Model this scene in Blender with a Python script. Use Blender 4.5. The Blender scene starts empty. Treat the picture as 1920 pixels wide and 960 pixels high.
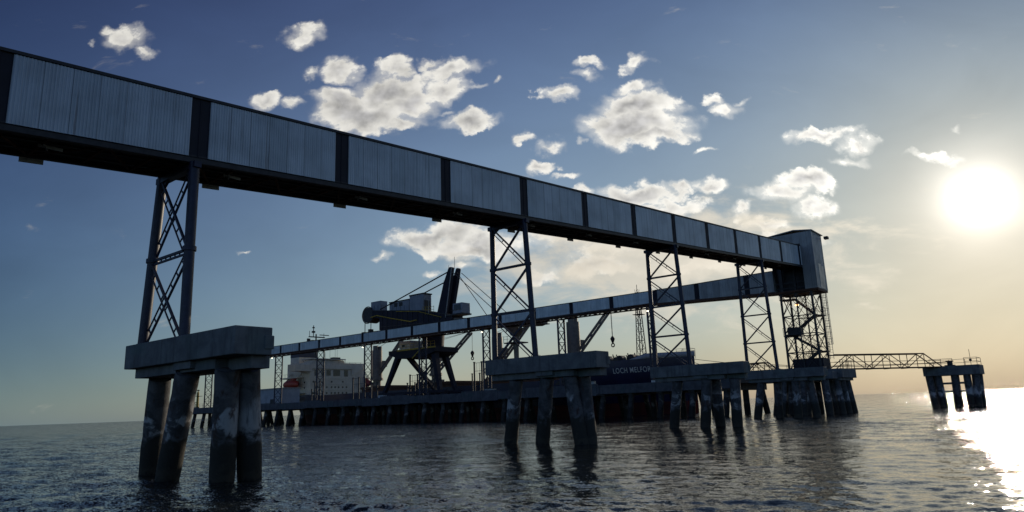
import bpy, math, random
import numpy as np
from mathutils import Vector, Matrix
random.seed(7); np.random.seed(7)
sc = bpy.context.scene
col = sc.collection
R = math.radians
CAMZ = 2.3

# ------------------------------------------------------------------ camera
PITCH, ROLL = 0.2145, -0.0369
cd = bpy.data.cameras.new('camera'); cam = bpy.data.objects.new('camera', cd); col.objects.link(cam)
fw = Vector((0, math.cos(PITCH), math.sin(PITCH))); u0 = Vector((0, -math.sin(PITCH), math.cos(PITCH))); r0 = Vector((1, 0, 0))
cr, sr = math.cos(ROLL), math.sin(ROLL)
rt = r0*cr + u0*sr; up = -r0*sr + u0*cr
M = Matrix(((rt.x, up.x, -fw.x, 0), (rt.y, up.y, -fw.y, 0), (rt.z, up.z, -fw.z, CAMZ), (0, 0, 0, 1)))
cam.matrix_world = M
cd.sensor_width = 36; cd.lens = 1300/1920*36; cd.clip_start = 0.1; cd.clip_end = 60000
sc.camera = cam

# ------------------------------------------------------------------ exposure, sun, world
sc.view_settings.view_transform = 'Standard'; sc.view_settings.look = 'None'
sc.view_settings.exposure = 0.0; sc.view_settings.gamma = 1.0; sc.view_settings.use_curve_mapping = False
try:
    sc.cycles.sample_clamp_indirect = 4.0
    sc.cycles.caustics_reflective = False; sc.cycles.caustics_refractive = False
except Exception: pass
SUN_AZ, SUN_EL = R(35.1), R(12.95)      # azimuth from +Y towards +X
SD = Vector((math.sin(SUN_AZ)*math.cos(SUN_EL), math.cos(SUN_AZ)*math.cos(SUN_EL), math.sin(SUN_EL)))
sl = bpy.data.lights.new('sun', 'SUN'); sl.energy = 2.6; sl.angle = R(0.53); sl.color = (1.0, 0.86, 0.66)
so = bpy.data.objects.new('sun', sl); col.objects.link(so)
so.rotation_euler = (-SD).to_track_quat('-Z', 'Y').to_euler()

W = bpy.data.worlds.new('World'); sc.world = W; W.use_nodes = True
nt = W.node_tree; N = nt.nodes; L = nt.links; N.clear()
def nd(tree, t, **k):
    n = tree.nodes.new(t)
    for a, b in k.items(): setattr(n, a, b)
    return n
def mt(op, a, b=None, c=None, clamp=False, tree=None):
    tree = tree or nt
    n = tree.nodes.new('ShaderNodeMath'); n.operation = op; n.use_clamp = clamp
    for i, v in enumerate((a, b, c)):
        if v is None: continue
        if hasattr(v, 'default_value') or hasattr(v, 'links'): tree.links.new(v, n.inputs[i])
        else: n.inputs[i].default_value = v
    return n.outputs[0]
def vm(op, a, b=None, tree=None):
    tree = tree or nt
    n = tree.nodes.new('ShaderNodeVectorMath'); n.operation = op
    for i, v in enumerate((a, b)):
        if v is None: continue
        if hasattr(v, 'links'): tree.links.new(v, n.inputs[i])
        elif op == 'SCALE' and i == 1:
            n.inputs['Scale'].default_value = v
        else: n.inputs[i].default_value = v
    return n.outputs['Value'] if op in ('DOT_PRODUCT', 'LENGTH') else n.outputs['Vector']
def mixc(f, a, b, blend='MIX', tree=None):
    tree = tree or nt
    n = tree.nodes.new('ShaderNodeMix'); n.data_type = 'RGBA'; n.blend_type = blend
    for i, v in ((0, f), (6, a), (7, b)):
        if hasattr(v, 'links'): tree.links.new(v, n.inputs[i])
        elif i == 0: n.inputs[0].default_value = v
        else: n.inputs[i].default_value = (*v, 1)
    return n.outputs[2]
def smooth(x, lo, hi, o0=0.0, o1=1.0, tree=None):
    tree = tree or nt
    n = tree.nodes.new('ShaderNodeMapRange'); n.interpolation_type = 'SMOOTHSTEP'
    tree.links.new(x, n.inputs['Value'])
    n.inputs['From Min'].default_value = lo; n.inputs['From Max'].default_value = hi
    n.inputs['To Min'].default_value = o0; n.inputs['To Max'].default_value = o1
    return n.outputs['Result']
tc = nd(nt, 'ShaderNodeTexCoord')
dirv = vm('NORMALIZE', tc.outputs['Generated'])
sky = nd(nt, 'ShaderNodeTexSky', sky_type='NISHITA', sun_disc=False)
sky.sun_elevation = SUN_EL; sky.sun_rotation = SUN_AZ
sky.air_density = 1.2; sky.dust_density = 0.6; sky.ozone_density = 3.0; sky.altitude = 0
sep = nd(nt, 'ShaderNodeSeparateXYZ'); L.new(dirv, sep.inputs[0])
dx, dy, dz = sep.outputs
sdot = vm('DOT_PRODUCT', dirv, tuple(SD))
ang = mt('ARCCOSINE', mt('MINIMUM', sdot, 1.0))            # angle from the sun, radians
base = vm('SCALE', sky.outputs[0], 0.085)
# grade of the clear sky by angle from the sun and by height above the horizon
K = [(-1.705, -1.43, -1.14), (3.711, 2.801, 2.071), (3.295, 3.624, 2.82), (-0.184, -1.059, -1.063), (-2.678, -1.957, -1.295), (-5.96, -5.555, -3.606), (0.209, -0.195, -0.438), (-1.483, -1.106, -0.336), (1.876, 1.741, 1.309)]
def vscale(vec, s):
    n = nt.nodes.new('ShaderNodeVectorMath'); n.operation = 'SCALE'
    if hasattr(vec, 'links'): L.new(vec, n.inputs[0])
    else: n.inputs[0].default_value = vec
    L.new(s, n.inputs['Scale']); return n.outputs[0]
el = mt('MINIMUM', mt('MAXIMUM', dz, 0.0), 0.56); an_ = mt('MINIMUM', ang, R(74))
hz = mt('EXPONENT', mt('MULTIPLY', el, -20.0))
feats = [None, an_, el, mt('MULTIPLY', an_, el), mt('MULTIPLY', an_, an_), mt('MULTIPLY', el, el), mt('EXPONENT', mt('MULTIPLY', ang, -1.0/R(9))), hz, mt('MULTIPLY', hz, an_)]
lg = None
for k_, f_ in zip(K, feats):
    lg = vm('ADD', tuple(k_), (0, 0, 0)) if f_ is None else vm('ADD', lg, vscale(tuple(k_), f_))
sl_ = nd(nt, 'ShaderNodeSeparateXYZ'); L.new(lg, sl_.inputs[0]); cg = nd(nt, 'ShaderNodeCombineXYZ')
for q_ in range(3): L.new(mt('EXPONENT', sl_.outputs[q_]), cg.inputs[q_])
base = vm('MULTIPLY', base, cg.outputs[0])
# unseen sky behind the camera, brightened to light the gallery cladding
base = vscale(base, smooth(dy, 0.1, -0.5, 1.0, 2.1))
# sun and aureole
def expo(k, amp): return mt('MULTIPLY', mt('EXPONENT', mt('MULTIPLY', ang, -1.0/R(k))), amp)
base = vm('ADD', base, vm('ADD', vm('ADD', vscale((1.0, 0.96, 0.88), expo(3.2, 0.5)), vscale((1.0, 0.95, 0.85), expo(1.1, 2.6))), vscale((1.0, 0.95, 0.85), smooth(ang, R(0.6), R(1.6), 14.0, 0.0))))
# clouds, laid out in the sky by bearing (x/y) and height (z/y)
ysafe = mt('MAXIMUM', dy, 0.06)
cu = mt('DIVIDE', dx, ysafe); cv = mt('DIVIDE', dz, ysafe)
cc = nd(nt, 'ShaderNodeCombineXYZ'); L.new(cu, cc.inputs[0]); L.new(cv, cc.inputs[1])
cp = cc.outputs[0]
def noise(vec, scale, detail, rough, dist=0.0, tree=None, dim='3D'):
    tree = tree or nt
    n = tree.nodes.new('ShaderNodeTexNoise'); n.noise_dimensions = dim
    tree.links.new(vec, n.inputs['Vector']); n.inputs['Scale'].default_value = scale
    n.inputs['Detail'].default_value = detail; n.inputs['Roughness'].default_value = rough
    n.inputs['Distortion'].default_value = dist
    return n
wn = noise(cp, 8.0, 3, 0.6); wn2 = noise(cp, 34.0, 4, 0.6)
warp = vm('ADD', vm('SCALE', vm('SUBTRACT', wn.outputs['Color'], (0.5, 0.5, 0.5)), 0.085), vm('SCALE', vm('SUBTRACT', wn2.outputs['Color'], (0.5, 0.5, 0.5)), 0.034))
cpw = vm('ADD', cp, warp)
def puff(vec, detail): return noise(vm('MULTIPLY', vec, (1.0, 1.35, 1.0)), 12.0, detail, 0.66, 0.15).outputs['Fac']
fb = puff(cp, 9); fm = puff(cp, 3.5)
fm2 = puff(vm('ADD', cp, (0.012, -0.008, 0)), 3.5)
CL = [(-0.6022, 0.5926, 0.0426, 0.0243, 0.95), (-0.5665, 0.5707, 0.0187, 0.0121, 0.8), (-0.6608, 0.5838, 0.0102, 0.0065, 0.7), (-0.6291, 0.6096, 0.0214, 0.0113, 0.7), (-0.3176, 0.5904, 0.0357, 0.0187, 1), (-0.3727, 0.4811, 0.0266, 0.0197, 1), (-0.3349, 0.468, 0.0199, 0.0134, 0.85), (-0.2571, 0.5261, 0.0386, 0.0219, 1), (-0.1775, 0.5293, 0.0302, 0.0237, 1), (-0.1816, 0.4932, 0.055, 0.036, 1.3), (-0.2147, 0.4561, 0.0811, 0.0319, 1.4), (-0.1443, 0.4694, 0.0414, 0.0303, 1.2), (-0.3091, 0.5237, 0.0168, 0.0137, 0.7), (-0.2563, 0.4738, 0.0498, 0.0268, 1.2), (-0.1568, 0.4388, 0.0494, 0.0141, 0.9), (-0.1229, 0.5363, 0.0218, 0.0119, 0.85), (-0.0812, 0.5209, 0.0502, 0.0182, 1), (-0.0901, 0.4896, 0.0416, 0.0252, 1.05), (-0.0443, 0.4878, 0.0216, 0.0072, 0.7), (-0.0127, 0.4901, 0.0075, 0.0063, 0.8), (-0.0989, 0.4542, 0.0248, 0.0071, 0.55), (-0.0596, 0.4368, 0.0494, 0.0167, 1.05), (0.0771, 0.4695, 0.0314, 0.0134, 1), (0.047, 0.4644, 0.0132, 0.0071, 0.7), (0.1328, 0.5287, 0.0268, 0.0128, 0.85), (0.1271, 0.5035, 0.0266, 0.0145, 0.75), (0.2079, 0.523, 0.0301, 0.0146, 0.85), (0.2007, 0.4825, 0.0381, 0.0143, 0.85), (0.1984, 0.4513, 0.0675, 0.0266, 1.2), (0.1919, 0.4189, 0.0859, 0.0297, 1.3), (0.2314, 0.3999, 0.0489, 0.0191, 1.1), (0.309, 0.4674, 0.0248, 0.0125, 0.8), (0.3301, 0.4461, 0.0345, 0.0177, 0.95), (0.3604, 0.46, 0.0165, 0.0071, 0.7), (0.0245, 0.3993, 0.018, 0.0104, 0.75), (0.0634, 0.3909, 0.0261, 0.013, 0.6), (0.0537, 0.3586, 0.0243, 0.0136, 0.85), (0.0852, 0.3403, 0.0226, 0.0068, 0.6), (0.1126, 0.3959, 0.0122, 0.0069, 0.75), (0.2939, 0.3689, 0.0146, 0.0069, 0.65), (0.1121, 0.3165, 0.0225, 0.0101, 0.85), (0.1923, 0.3134, 0.0625, 0.0184, 1.1), (0.2527, 0.3152, 0.0208, 0.0142, 0.9), (0.2967, 0.3135, 0.0336, 0.0134, 1), (0.2183, 0.2873, 0.0717, 0.0149, 0.9), (0.4875, 0.389, 0.0584, 0.0121, 1), (0.5355, 0.3707, 0.0372, 0.0154, 1), (0.5146, 0.3492, 0.0402, 0.0119, 0.85), (0.4412, 0.3122, 0.04, 0.0218, 1.05), (0.4067, 0.2926, 0.0494, 0.0199, 1.05), (0.3439, 0.2659, 0.0174, 0.0148, 0.85), (0.4558, 0.2699, 0.0333, 0.0165, 0.9), (0.3731, 0.2427, 0.0473, 0.0114, 0.95), (0.4573, 0.2207, 0.0235, 0.0097, 0.7), (0.6433, 0.3441, 0.0442, 0.0102, 0.75), (0.6781, 0.3824, 0.0146, 0.0095, 0.6), (-0.1138, 0.2546, 0.0754, 0.0229, 1.15), (-0.0548, 0.2321, 0.0868, 0.0194, 1.1), (-0.1891, 0.2266, 0.0142, 0.0081, 0.6), (-0.1263, 0.1937, 0.0204, 0.008, 0.6), (-0.079, 0.2048, 0.0314, 0.0096, 0.6), (0.0724, 0.2476, 0.087, 0.0196, 0.95), (0.1819, 0.2271, 0.1102, 0.0242, 0.9), (0.1169, 0.1974, 0.1017, 0.0192, 0.85), (0.2655, 0.1918, 0.0937, 0.0239, 0.8), (0.0537, 0.1878, 0.0391, 0.0143, 0.9), (0.3002, 0.2267, 0.0629, 0.0162, 0.7), (-0.3976, 0.2475, 0.0143, 0.0041, 0.55), (-0.197, 0.2253, 0.0126, 0.0073, 0.6)]
acc = None
for (u, v, ru, rv, wgt) in CL:
    q = vm('MULTIPLY', vm('SUBTRACT', cpw, (u, v, 0)), (1/ru, 1/rv, 0))
    e = mt('MULTIPLY', mt('SUBTRACT', 1.0, mt('MULTIPLY', vm('LENGTH', q), 0.72), clamp=True), wgt)
    acc = e if acc is None else mt('SMOOTH_MAX', acc, e, 0.12)
dens = mt('ADD', acc, mt('MULTIPLY', mt('SUBTRACT', fb, 0.5), 2.1))
densm = mt('ADD', acc, mt('MULTIPLY', mt('SUBTRACT', fm, 0.5), 1.3))
alpha = mt('MAXIMUM', mt('MULTIPLY', smooth(dens, 0.28, 0.66), smooth(acc, 0.14, 0.30)), mt('MULTIPLY', smooth(densm, 0.0, 0.7, 0.0, 0.6), smooth(acc, 0.14, 0.42)))
core = smooth(densm, 0.42, 1.25)
shade = mt('MULTIPLY', mt('SUBTRACT', fm, fm2), 2.2)
near = mt('EXPONENT', mt('MULTIPLY', ang, -1.0/R(24)))
bright = mt('ADD', mt('MULTIPLY', near, 0.70), 0.74)
ccol = mixc(core, (1.0, 0.97, 0.89), (0.50, 0.49, 0.48))
ccol = vscale(ccol, mt('MULTIPLY', bright, mt('ADD', 1.0, mt('MULTIPLY', shade, mt('ADD', 0.35, core)))))
soft = noise(vm('MULTIPLY', cp, (1.0, 1.8, 1.0)), 3.2, 4, 0.55, 0.5).outputs['Fac']
base2 = vscale(base, mt('ADD', 0.82, mt('MULTIPLY', soft, 0.36)))
skyc = mixc(mt('MULTIPLY', alpha, 0.95), base2, ccol)
# thin torn veil low over the sea, behind the gallery
vf = noise(vm('MULTIPLY', cp, (1.0, 2.6, 1.0)), 9.0, 8, 0.6, 0.4).outputs['Fac']
vq = vm('LENGTH', vm('MULTIPLY', vm('SUBTRACT', cpw, (0.24, 0.20, 0)), (1/0.42, 1/0.115, 0)))
vb = mt('ADD', mt('SUBTRACT', 1.0, mt('MULTIPLY', vq, 0.9), clamp=True), mt('MULTIPLY', mt('SUBTRACT', vf, 0.5), 1.7))
va = mt('MULTIPLY', smooth(vb, 0.22, 0.75), 0.75)
vcol = vscale((0.84, 0.76, 0.62), mt('MULTIPLY', bright, mt('ADD', 0.75, mt('MULTIPLY', vf, 0.3))))
skyc = mixc(va, skyc, vcol)
# nothing of the clouds behind the camera or below the horizon
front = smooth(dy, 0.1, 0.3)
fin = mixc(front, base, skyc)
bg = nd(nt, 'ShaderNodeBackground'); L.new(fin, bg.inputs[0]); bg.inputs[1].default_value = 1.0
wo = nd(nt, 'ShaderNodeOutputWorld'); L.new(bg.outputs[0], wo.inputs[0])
try: W.cycles.sampling_method = 'MANUAL'; W.cycles.sample_map_resolution = 1024
except Exception: pass

# ------------------------------------------------------------------ frame of reference of the pier: a along the near gallery, t across it
DA = (0.6303, 0.7764); O = (-12.943, 27.057)
ANG = math.atan2(DA[1], DA[0])
def G(a, t, z): return Vector((O[0]+DA[0]*a-DA[1]*t, O[1]+DA[1]*a+DA[0]*t, z))

# ------------------------------------------------------------------ materials
MATS = {}
def mat(name, rgb, rough=0.7, metal=0.0, vary=0.25, scale=1.5, streak=0.0, spec=None, bump=0.0, emit=None):
    m = bpy.data.materials.new(name); m.use_nodes = True; t = m.node_tree; b = t.nodes['Principled BSDF']
    b.inputs['Roughness'].default_value = rough; b.inputs['Metallic'].default_value = metal
    if spec is not None: b.inputs['Specular IOR Level'].default_value = spec
    tcn = t.nodes.new('ShaderNodeTexCoord'); oi = t.nodes.new('ShaderNodeObjectInfo')
    vec = vm('ADD', tcn.outputs['Object'], vscale_t(t, oi.outputs['Random'], (37., 17., 5.)), tree=t)
    n1 = noise(vec, scale, 6, 0.65, 0.3, tree=t).outputs['Fac']
    f = smooth(n1, 0.3, 0.7, tree=t)
    c = mixc(f, tuple(x*(1-vary) for x in rgb), tuple(min(1, x*(1+vary)) for x in rgb), tree=t)
    if streak:
        n2 = noise(vm('MULTIPLY', vec, (5., 5., 0.35), tree=t), 1.0, 5, 0.7, tree=t).outputs['Fac']
        f2 = mt('MULTIPLY', smooth(n2, 0.48, 0.72, tree=t), streak, tree=t)
        c = mixc(f2, c, tuple(x*0.35 for x in rgb), tree=t)
    t.links.new(c, b.inputs['Base Color'])
    if bump:
        bn = t.nodes.new('ShaderNodeBump'); bn.inputs['Strength'].default_value = bump; bn.inputs['Distance'].default_value = 0.02
        t.links.new(noise(vec, scale*9, 6, 0.7, tree=t).outputs['Fac'], bn.inputs['Height']); t.links.new(bn.outputs[0], b.inputs['Normal'])
    if emit:
        b.inputs['Emission Color'].default_value = (*emit[0], 1); b.inputs['Emission Strength'].default_value = emit[1]
    MATS[name] = m; return m
def vscale_t(t, s, c):
    n = t.nodes.new('ShaderNodeVectorMath'); n.operation = 'SCALE'; n.inputs[0].default_value = c
    t.links.new(s, n.inputs['Scale']); return n.outputs[0]
mat('navy_steel', (0.018, 0.018, 0.040), 0.5, 0.0, 0.35, 3.0, 0.4)
mat('dark_steel', (0.030, 0.028, 0.028), 0.6, 0.0, 0.4, 3.0, 0.3)
mat('dark_band', (0.014, 0.013, 0.020), 0.75, 0.0, 0.3, 1.0, 0.3)
mat('pale_panel', (0.55, 0.55, 0.52), 0.6, 0.0, 0.2, 2.0, 0.2)
mat('galvanised', (0.30, 0.30, 0.29), 0.5, 0.3, 0.3, 2.0, 0.3)
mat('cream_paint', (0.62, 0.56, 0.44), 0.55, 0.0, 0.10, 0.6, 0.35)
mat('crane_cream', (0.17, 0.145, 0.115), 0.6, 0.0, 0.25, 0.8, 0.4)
mat('hull_blue', (0.010, 0.011, 0.040), 0.4, 0.0, 0.3, 0.25, 0.3)
mat('boot_red', (0.09, 0.014, 0.011), 0.6, 0.0, 0.4, 0.4, 0.4)
mat('boat_orange', (0.32, 0.045, 0.025), 0.45, 0.0, 0.15, 1.0)
mat('white_letter', (0.5, 0.5, 0.48), 0.6, 0.0, 0.15, 2.0)
mat('glass_dark', (0.02, 0.025, 0.03), 0.12, 0.0, 0.1, 1.0)
mat('yellow_paint', (0.42, 0.28, 0.03), 0.6, 0.0, 0.3, 2.0, 0.4)
mat('shed_white', (0.36, 0.37, 0.39), 0.6, 0.0, 0.15, 0.8, 0.3)
mat('loader_navy', (0.010, 0.009, 0.020), 0.75, 0.0, 0.3, 0.6, 0.3)
mat('loader_house', (0.24, 0.25, 0.28), 0.6, 0.0, 0.15, 0.6, 0.3)
mat('rope', (0.10, 0.10, 0.09), 0.9, 0.0, 0.1, 5.0)
mat('rust_steel', (0.10, 0.045, 0.025), 0.8, 0.0, 0.4, 3.0, 0.3)
mat('lamp_glass', (0.9, 0.9, 0.8), 0.4, emit=((1.0, 0.92, 0.7), 4.0))
mat('lamp_orange', (0.9, 0.5, 0.3), 0.4, emit=((1.0, 0.42, 0.15), 6.0))

def concrete_mat():
    m = bpy.data.materials.new('concrete'); m.use_nodes = True; t = m.node_tree; b = t.nodes['Principled BSDF']; b.inputs['Roughness'].default_value = 0.85
    g = t.nodes.new('ShaderNodeNewGeometry'); P = g.outputs['Position']
    n1 = noise(P, 0.9, 8, 0.7, 0.5, tree=t).outputs['Fac']
    n2 = noise(vm('MULTIPLY', P, (3., 3., .3), tree=t), 1.0, 6, 0.75, tree=t).outputs['Fac']
    n3 = noise(P, 0.35, 3, 0.5, tree=t).outputs['Fac']
    c = mixc(smooth(n1, .3, .7, tree=t), (0.09, 0.095, 0.10), (0.18, 0.19, 0.19), tree=t)
    c = mixc(mt('MULTIPLY', smooth(n2, .48, .7, tree=t), .75, tree=t), c, (0.05, 0.05, 0.047), tree=t)
    c = mixc(mt('MULTIPLY', smooth(n3, .52, .66, tree=t), .45, tree=t), c, (0.09, 0.14, 0.13), tree=t)
    t.links.new(c, b.inputs['Base Color'])
    bn = t.nodes.new('ShaderNodeBump'); bn.inputs['Strength'].default_value = .5; bn.inputs['Distance'].default_value = .03
    t.links.new(noise(P, 6, 8, .7, tree=t).outputs['Fac'], bn.inputs['Height']); t.links.new(bn.outputs[0], b.inputs['Normal'])
    MATS['concrete'] = m
def pile_mat():
    m = bpy.data.materials.new('pile_concrete'); m.use_nodes = True; t = m.node_tree; b = t.nodes['Principled BSDF']; b.inputs['Roughness'].default_value = 0.8
    g = t.nodes.new('ShaderNodeNewGeometry'); P = g.outputs['Position']
    s = t.nodes.new('ShaderNodeSeparateXYZ'); t.links.new(P, s.inputs[0]); z = s.outputs[2]
    n1 = noise(P, 1.6, 8, 0.7, 0.6, tree=t).outputs['Fac']
    n2 = noise(P, 0.8, 5, 0.6, 0.8, tree=t).outputs['Fac']
    nz = mt('ADD', z, mt('MULTIPLY', mt('SUBTRACT', n1, .5, tree=t), 1.8, tree=t), tree=t)
    c = mixc(smooth(n1, .35, .65, tree=t), (0.04, 0.04, 0.042), (0.12, 0.12, 0.125), tree=t)
    # worn pale patch in the splash zone, dark weed below it, rust runs above
    band = mt('MULTIPLY', smooth(nz, 1.4, 2.0, tree=t), smooth(nz, 3.2, 2.4, tree=t), tree=t)
    c = mixc(mt('MULTIPLY', band, smooth(n2, .50, .58, tree=t), tree=t), c, (0.42, 0.42, 0.42), tree=t)
    n4 = noise(vm('MULTIPLY', P, (2.5, 2.5, .8), tree=t), 1.0, 5, 0.65, tree=t).outputs['Fac']
    c = mixc(mt('MULTIPLY', smooth(n4, .55, .66, tree=t), .8, tree=t), c, (0.05, 0.02, 0.012), tree=t)
    c = mixc(smooth(nz, 1.75, 1.35, tree=t), c, (0.028, 0.026, 0.020), tree=t)
    c = mixc(mt('MULTIPLY', smooth(nz, .55, .3, tree=t), .6, tree=t), c, (0.06, 0.05, 0.035), tree=t)
    c = mixc(smooth(nz, .12, -.05, tree=t), c, (0.015, 0.015, 0.013), tree=t)
    t.links.new(c, b.inputs['Base Color'])
    bn = t.nodes.new('ShaderNodeBump'); bn.inputs['Strength'].default_value = .6; bn.inputs['Distance'].default_value = .04
    t.links.new(noise(P, 7, 8, .7, tree=t).outputs['Fac'], bn.inputs['Height']); t.links.new(bn.outputs[0], b.inputs['Normal'])
    MATS['pile'] = m
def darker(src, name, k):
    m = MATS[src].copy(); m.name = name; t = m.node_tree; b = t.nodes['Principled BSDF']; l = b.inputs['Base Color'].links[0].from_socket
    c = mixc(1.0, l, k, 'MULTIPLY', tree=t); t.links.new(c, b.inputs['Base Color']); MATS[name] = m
def clad_mat(name, c0, c1, sheet, axis):
    # painted profiled sheet: every sheet a slightly different tone, dark seams, rain streaks
    m = bpy.data.materials.new(name); m.use_nodes = True; t = m.node_tree; b = t.nodes['Principled BSDF']
    b.inputs['Roughness'].default_value = 0.42; b.inputs['Metallic'].default_value = 0.25
    tcn = t.nodes.new('ShaderNodeTexCoord'); oi = t.nodes.new('ShaderNodeObjectInfo')
    s = t.nodes.new('ShaderNodeSeparateXYZ'); t.links.new(tcn.outputs['Object'], s.inputs[0]); x = s.outputs[axis]
    xs = mt('DIVIDE', x, sheet, tree=t); fl = mt('FLOOR', xs, tree=t); fr = mt('FRACT', xs, tree=t)
    wnn = t.nodes.new('ShaderNodeTexWhiteNoise'); wnn.noise_dimensions = '1D'
    t.links.new(mt('ADD', fl, mt('MULTIPLY', oi.outputs['Random'], 91.0, tree=t), tree=t), wnn.inputs['W'])
    c = mixc(wnn.outputs['Value'], c0, c1, tree=t)
    vec = vm('ADD', tcn.outputs['Object'], vscale_t(t, oi.outputs['Random'], (37., 17., 5.)), tree=t)
    n2 = noise(vm('MULTIPLY', vec, (6., 6., .25), tree=t), 1.0, 6, 0.7, tree=t).outputs['Fac']
    c = mixc(mt('MULTIPLY', smooth(n2, .45, .75, tree=t), .45, tree=t), c, tuple(v*.45 for v in c0), tree=t)
    n3 = noise(vec, .7, 6, .6, tree=t).outputs['Fac']
    c = mixc(mt('MULTIPLY', smooth(n3, .4, .7, tree=t), .35, tree=t), c, tuple(v*.6 for v in c0), tree=t)
    n4 = noise(vm('MULTIPLY', vec, (3.2, 3.2, .12), tree=t), 1.0, 5, .7, tree=t).outputs['Fac']
    c = mixc(mt('MULTIPLY', smooth(n4, .60, .72, tree=t), .5, tree=t), c, (0.16, 0.10, 0.07), tree=t)
    seam = mt('LESS_THAN', fr, 0.035, tree=t)
    c = mixc(mt('MULTIPLY', seam, .6, tree=t), c, tuple(v*.3 for v in c0), tree=t)
    t.links.new(c, b.inputs['Base Color'])
    rr = mt('ADD', mt('MULTIPLY', n3, .3, tree=t), .28, tree=t); t.links.new(rr, b.inputs['Roughness'])
    MATS[name] = m
concrete_mat(); pile_mat(); darker('concrete', 'wharf_concrete', (0.6, 0.57, 0.62)); darker('pile', 'wharf_pile', (0.45, 0.42, 0.40))  # wharf piles: pile colour darkened to put in the shade under the deck
clad_mat('cladding_blue', (0.50, 0.54, 0.55), (0.60, 0.63, 0.64), 0.93, 0)
clad_mat('cladding_blue_t', (0.50, 0.54, 0.55), (0.60, 0.63, 0.64), 0.93, 1)
clad_mat('cladding_grey', (0.28, 0.27, 0.26), (0.38, 0.37, 0.355), 0.93, 1)
clad_mat('cladding_grey_a', (0.30, 0.29, 0.28), (0.44, 0.43, 0.41), 0.93, 0)

# ------------------------------------------------------------------ builders
class MB:
    def __init__(s): s.v = []; s.f = []; s.sm = []
    def add(s, vs, fs, smooth=False):
        o = len(s.v); s.v += [tuple(p) for p in vs]; s.f += [tuple(i+o for i in f) for f in fs]; s.sm += [smooth]*len(fs)
    def hexa(s, p):   # 8 points: bottom 4 ccw, top 4 ccw
        s.add(p, [(3, 2, 1, 0), (4, 5, 6, 7), (0, 1, 5, 4), (1, 2, 6, 5), (2, 3, 7, 6), (3, 0, 4, 7)])
    def box(s, x0, x1, y0, y1, z0, z1):
        s.hexa([(x0, y0, z0), (x1, y0, z0), (x1, y1, z0), (x0, y1, z0), (x0, y0, z1), (x1, y0, z1), (x1, y1, z1), (x0, y1, z1)])
    def bar(s, p, q, w, h=None):
        h = h or w; p = Vector(p); q = Vector(q); d = (q-p).normalized()
        upv = Vector((0, 0, 1)) if abs(d.z) < .95 else Vector((1, 0, 0))
        x = d.cross(upv).normalized()*w/2; y = x.normalized().cross(d).normalized()*h/2
        s.hexa([p-x-y, p+x-y, p+x+y, p-x+y, q-x-y, q+x-y, q+x+y, q-x+y])
    def tube(s, p, q, r, n=12, r2=None, caps=True):
        r2 = r if r2 is None else r2; p = Vector(p); q = Vector(q); d = (q-p).normalized()
        upv = Vector((0, 0, 1)) if abs(d.z) < .95 else Vector((1, 0, 0))
        x = d.cross(upv).normalized(); y = x.cross(d).normalized()
        vs = []
        for c, rr in ((p, r), (q, r2)):
            for i in range(n):
                a = 2*math.pi*i/n; vs.append(c+x*rr*math.cos(a)+y*rr*math.sin(a))
        s.add(vs, [(i, (i+1) % n, n+(i+1) % n, n+i) for i in range(n)], True)
        if caps: s.add(vs, [tuple(range(n-1, -1, -1)), tuple(range(n, 2*n))])
    def line(s, pts, r, n=6):
        for a, b in zip(pts[:-1], pts[1:]): s.tube(a, b, r, n)
    def prism(s, poly, lo, hi, axis=0):
        # poly in the two other axes, extruded along axis
        def P(k, u, v): return {0: (k, u, v), 1: (u, k, v), 2: (u, v, k)}[axis]
        n = len(poly); vs = [P(lo, *p) for p in poly]+[P(hi, *p) for p in poly]
        s.add(vs, [tuple(range(n-1, -1, -1)), tuple(range(n, 2*n))]+[(i, (i+1) % n, n+(i+1) % n, n+i) for i in range(n)])
    def ring(s, c, r, tr, n=20, ax=0):
        pts = []
        for i in range(n+1):
            a = 2*math.pi*i/n; u, w = r*math.cos(a), r*math.sin(a)
            pts.append(Vector(c)+Vector({0: (0, u, w), 1: (u, 0, w), 2: (u, w, 0)}[ax]))
        s.line(pts, tr, 6)
    def build(s, name, m, parent=None, bevel=0):
        me = bpy.data.meshes.new(name); me.from_pydata(s.v, [], s.f); me.validate()
        if len(me.polygons) == len(s.sm): me.polygons.foreach_set('use_smooth', s.sm)
        me.materials.append(MATS[m] if isinstance(m, str) else m); me.update()
        import bmesh
        bm = bmesh.new(); bm.from_mesh(me); bmesh.ops.recalc_face_normals(bm, faces=bm.faces); bm.to_mesh(me); bm.free()
        o = bpy.data.objects.new(name, me); col.objects.link(o)
        if parent: o.parent = parent
        if bevel:
            bv = o.modifiers.new('bevel', 'BEVEL'); bv.width = bevel; bv.segments = 2; bv.limit_method = 'ANGLE'
        return o
def tag(o, label=None, cat=None, group=None, kind=None):
    if label: o['label'] = label
    if cat: o['category'] = cat
    if group: o['group'] = group
    if kind: o['kind'] = kind
    return o
def thing(name, label, cat, a, t, z=0.0, group=None, rot=None):
    o = bpy.data.objects.new(name, None); o.empty_display_size = 0.5; col.objects.link(o)
    o.location = G(a, t, z); o.rotation_euler = (0, 0, ANG if rot is None else rot)
    return tag(o, label, cat, group)
def copy_tree(o, parent=None):
    c = o.copy(); col.objects.link(c)
    if parent: c.parent = parent
    for ch in list(o.children): copy_tree(ch, c)
    return c
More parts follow.
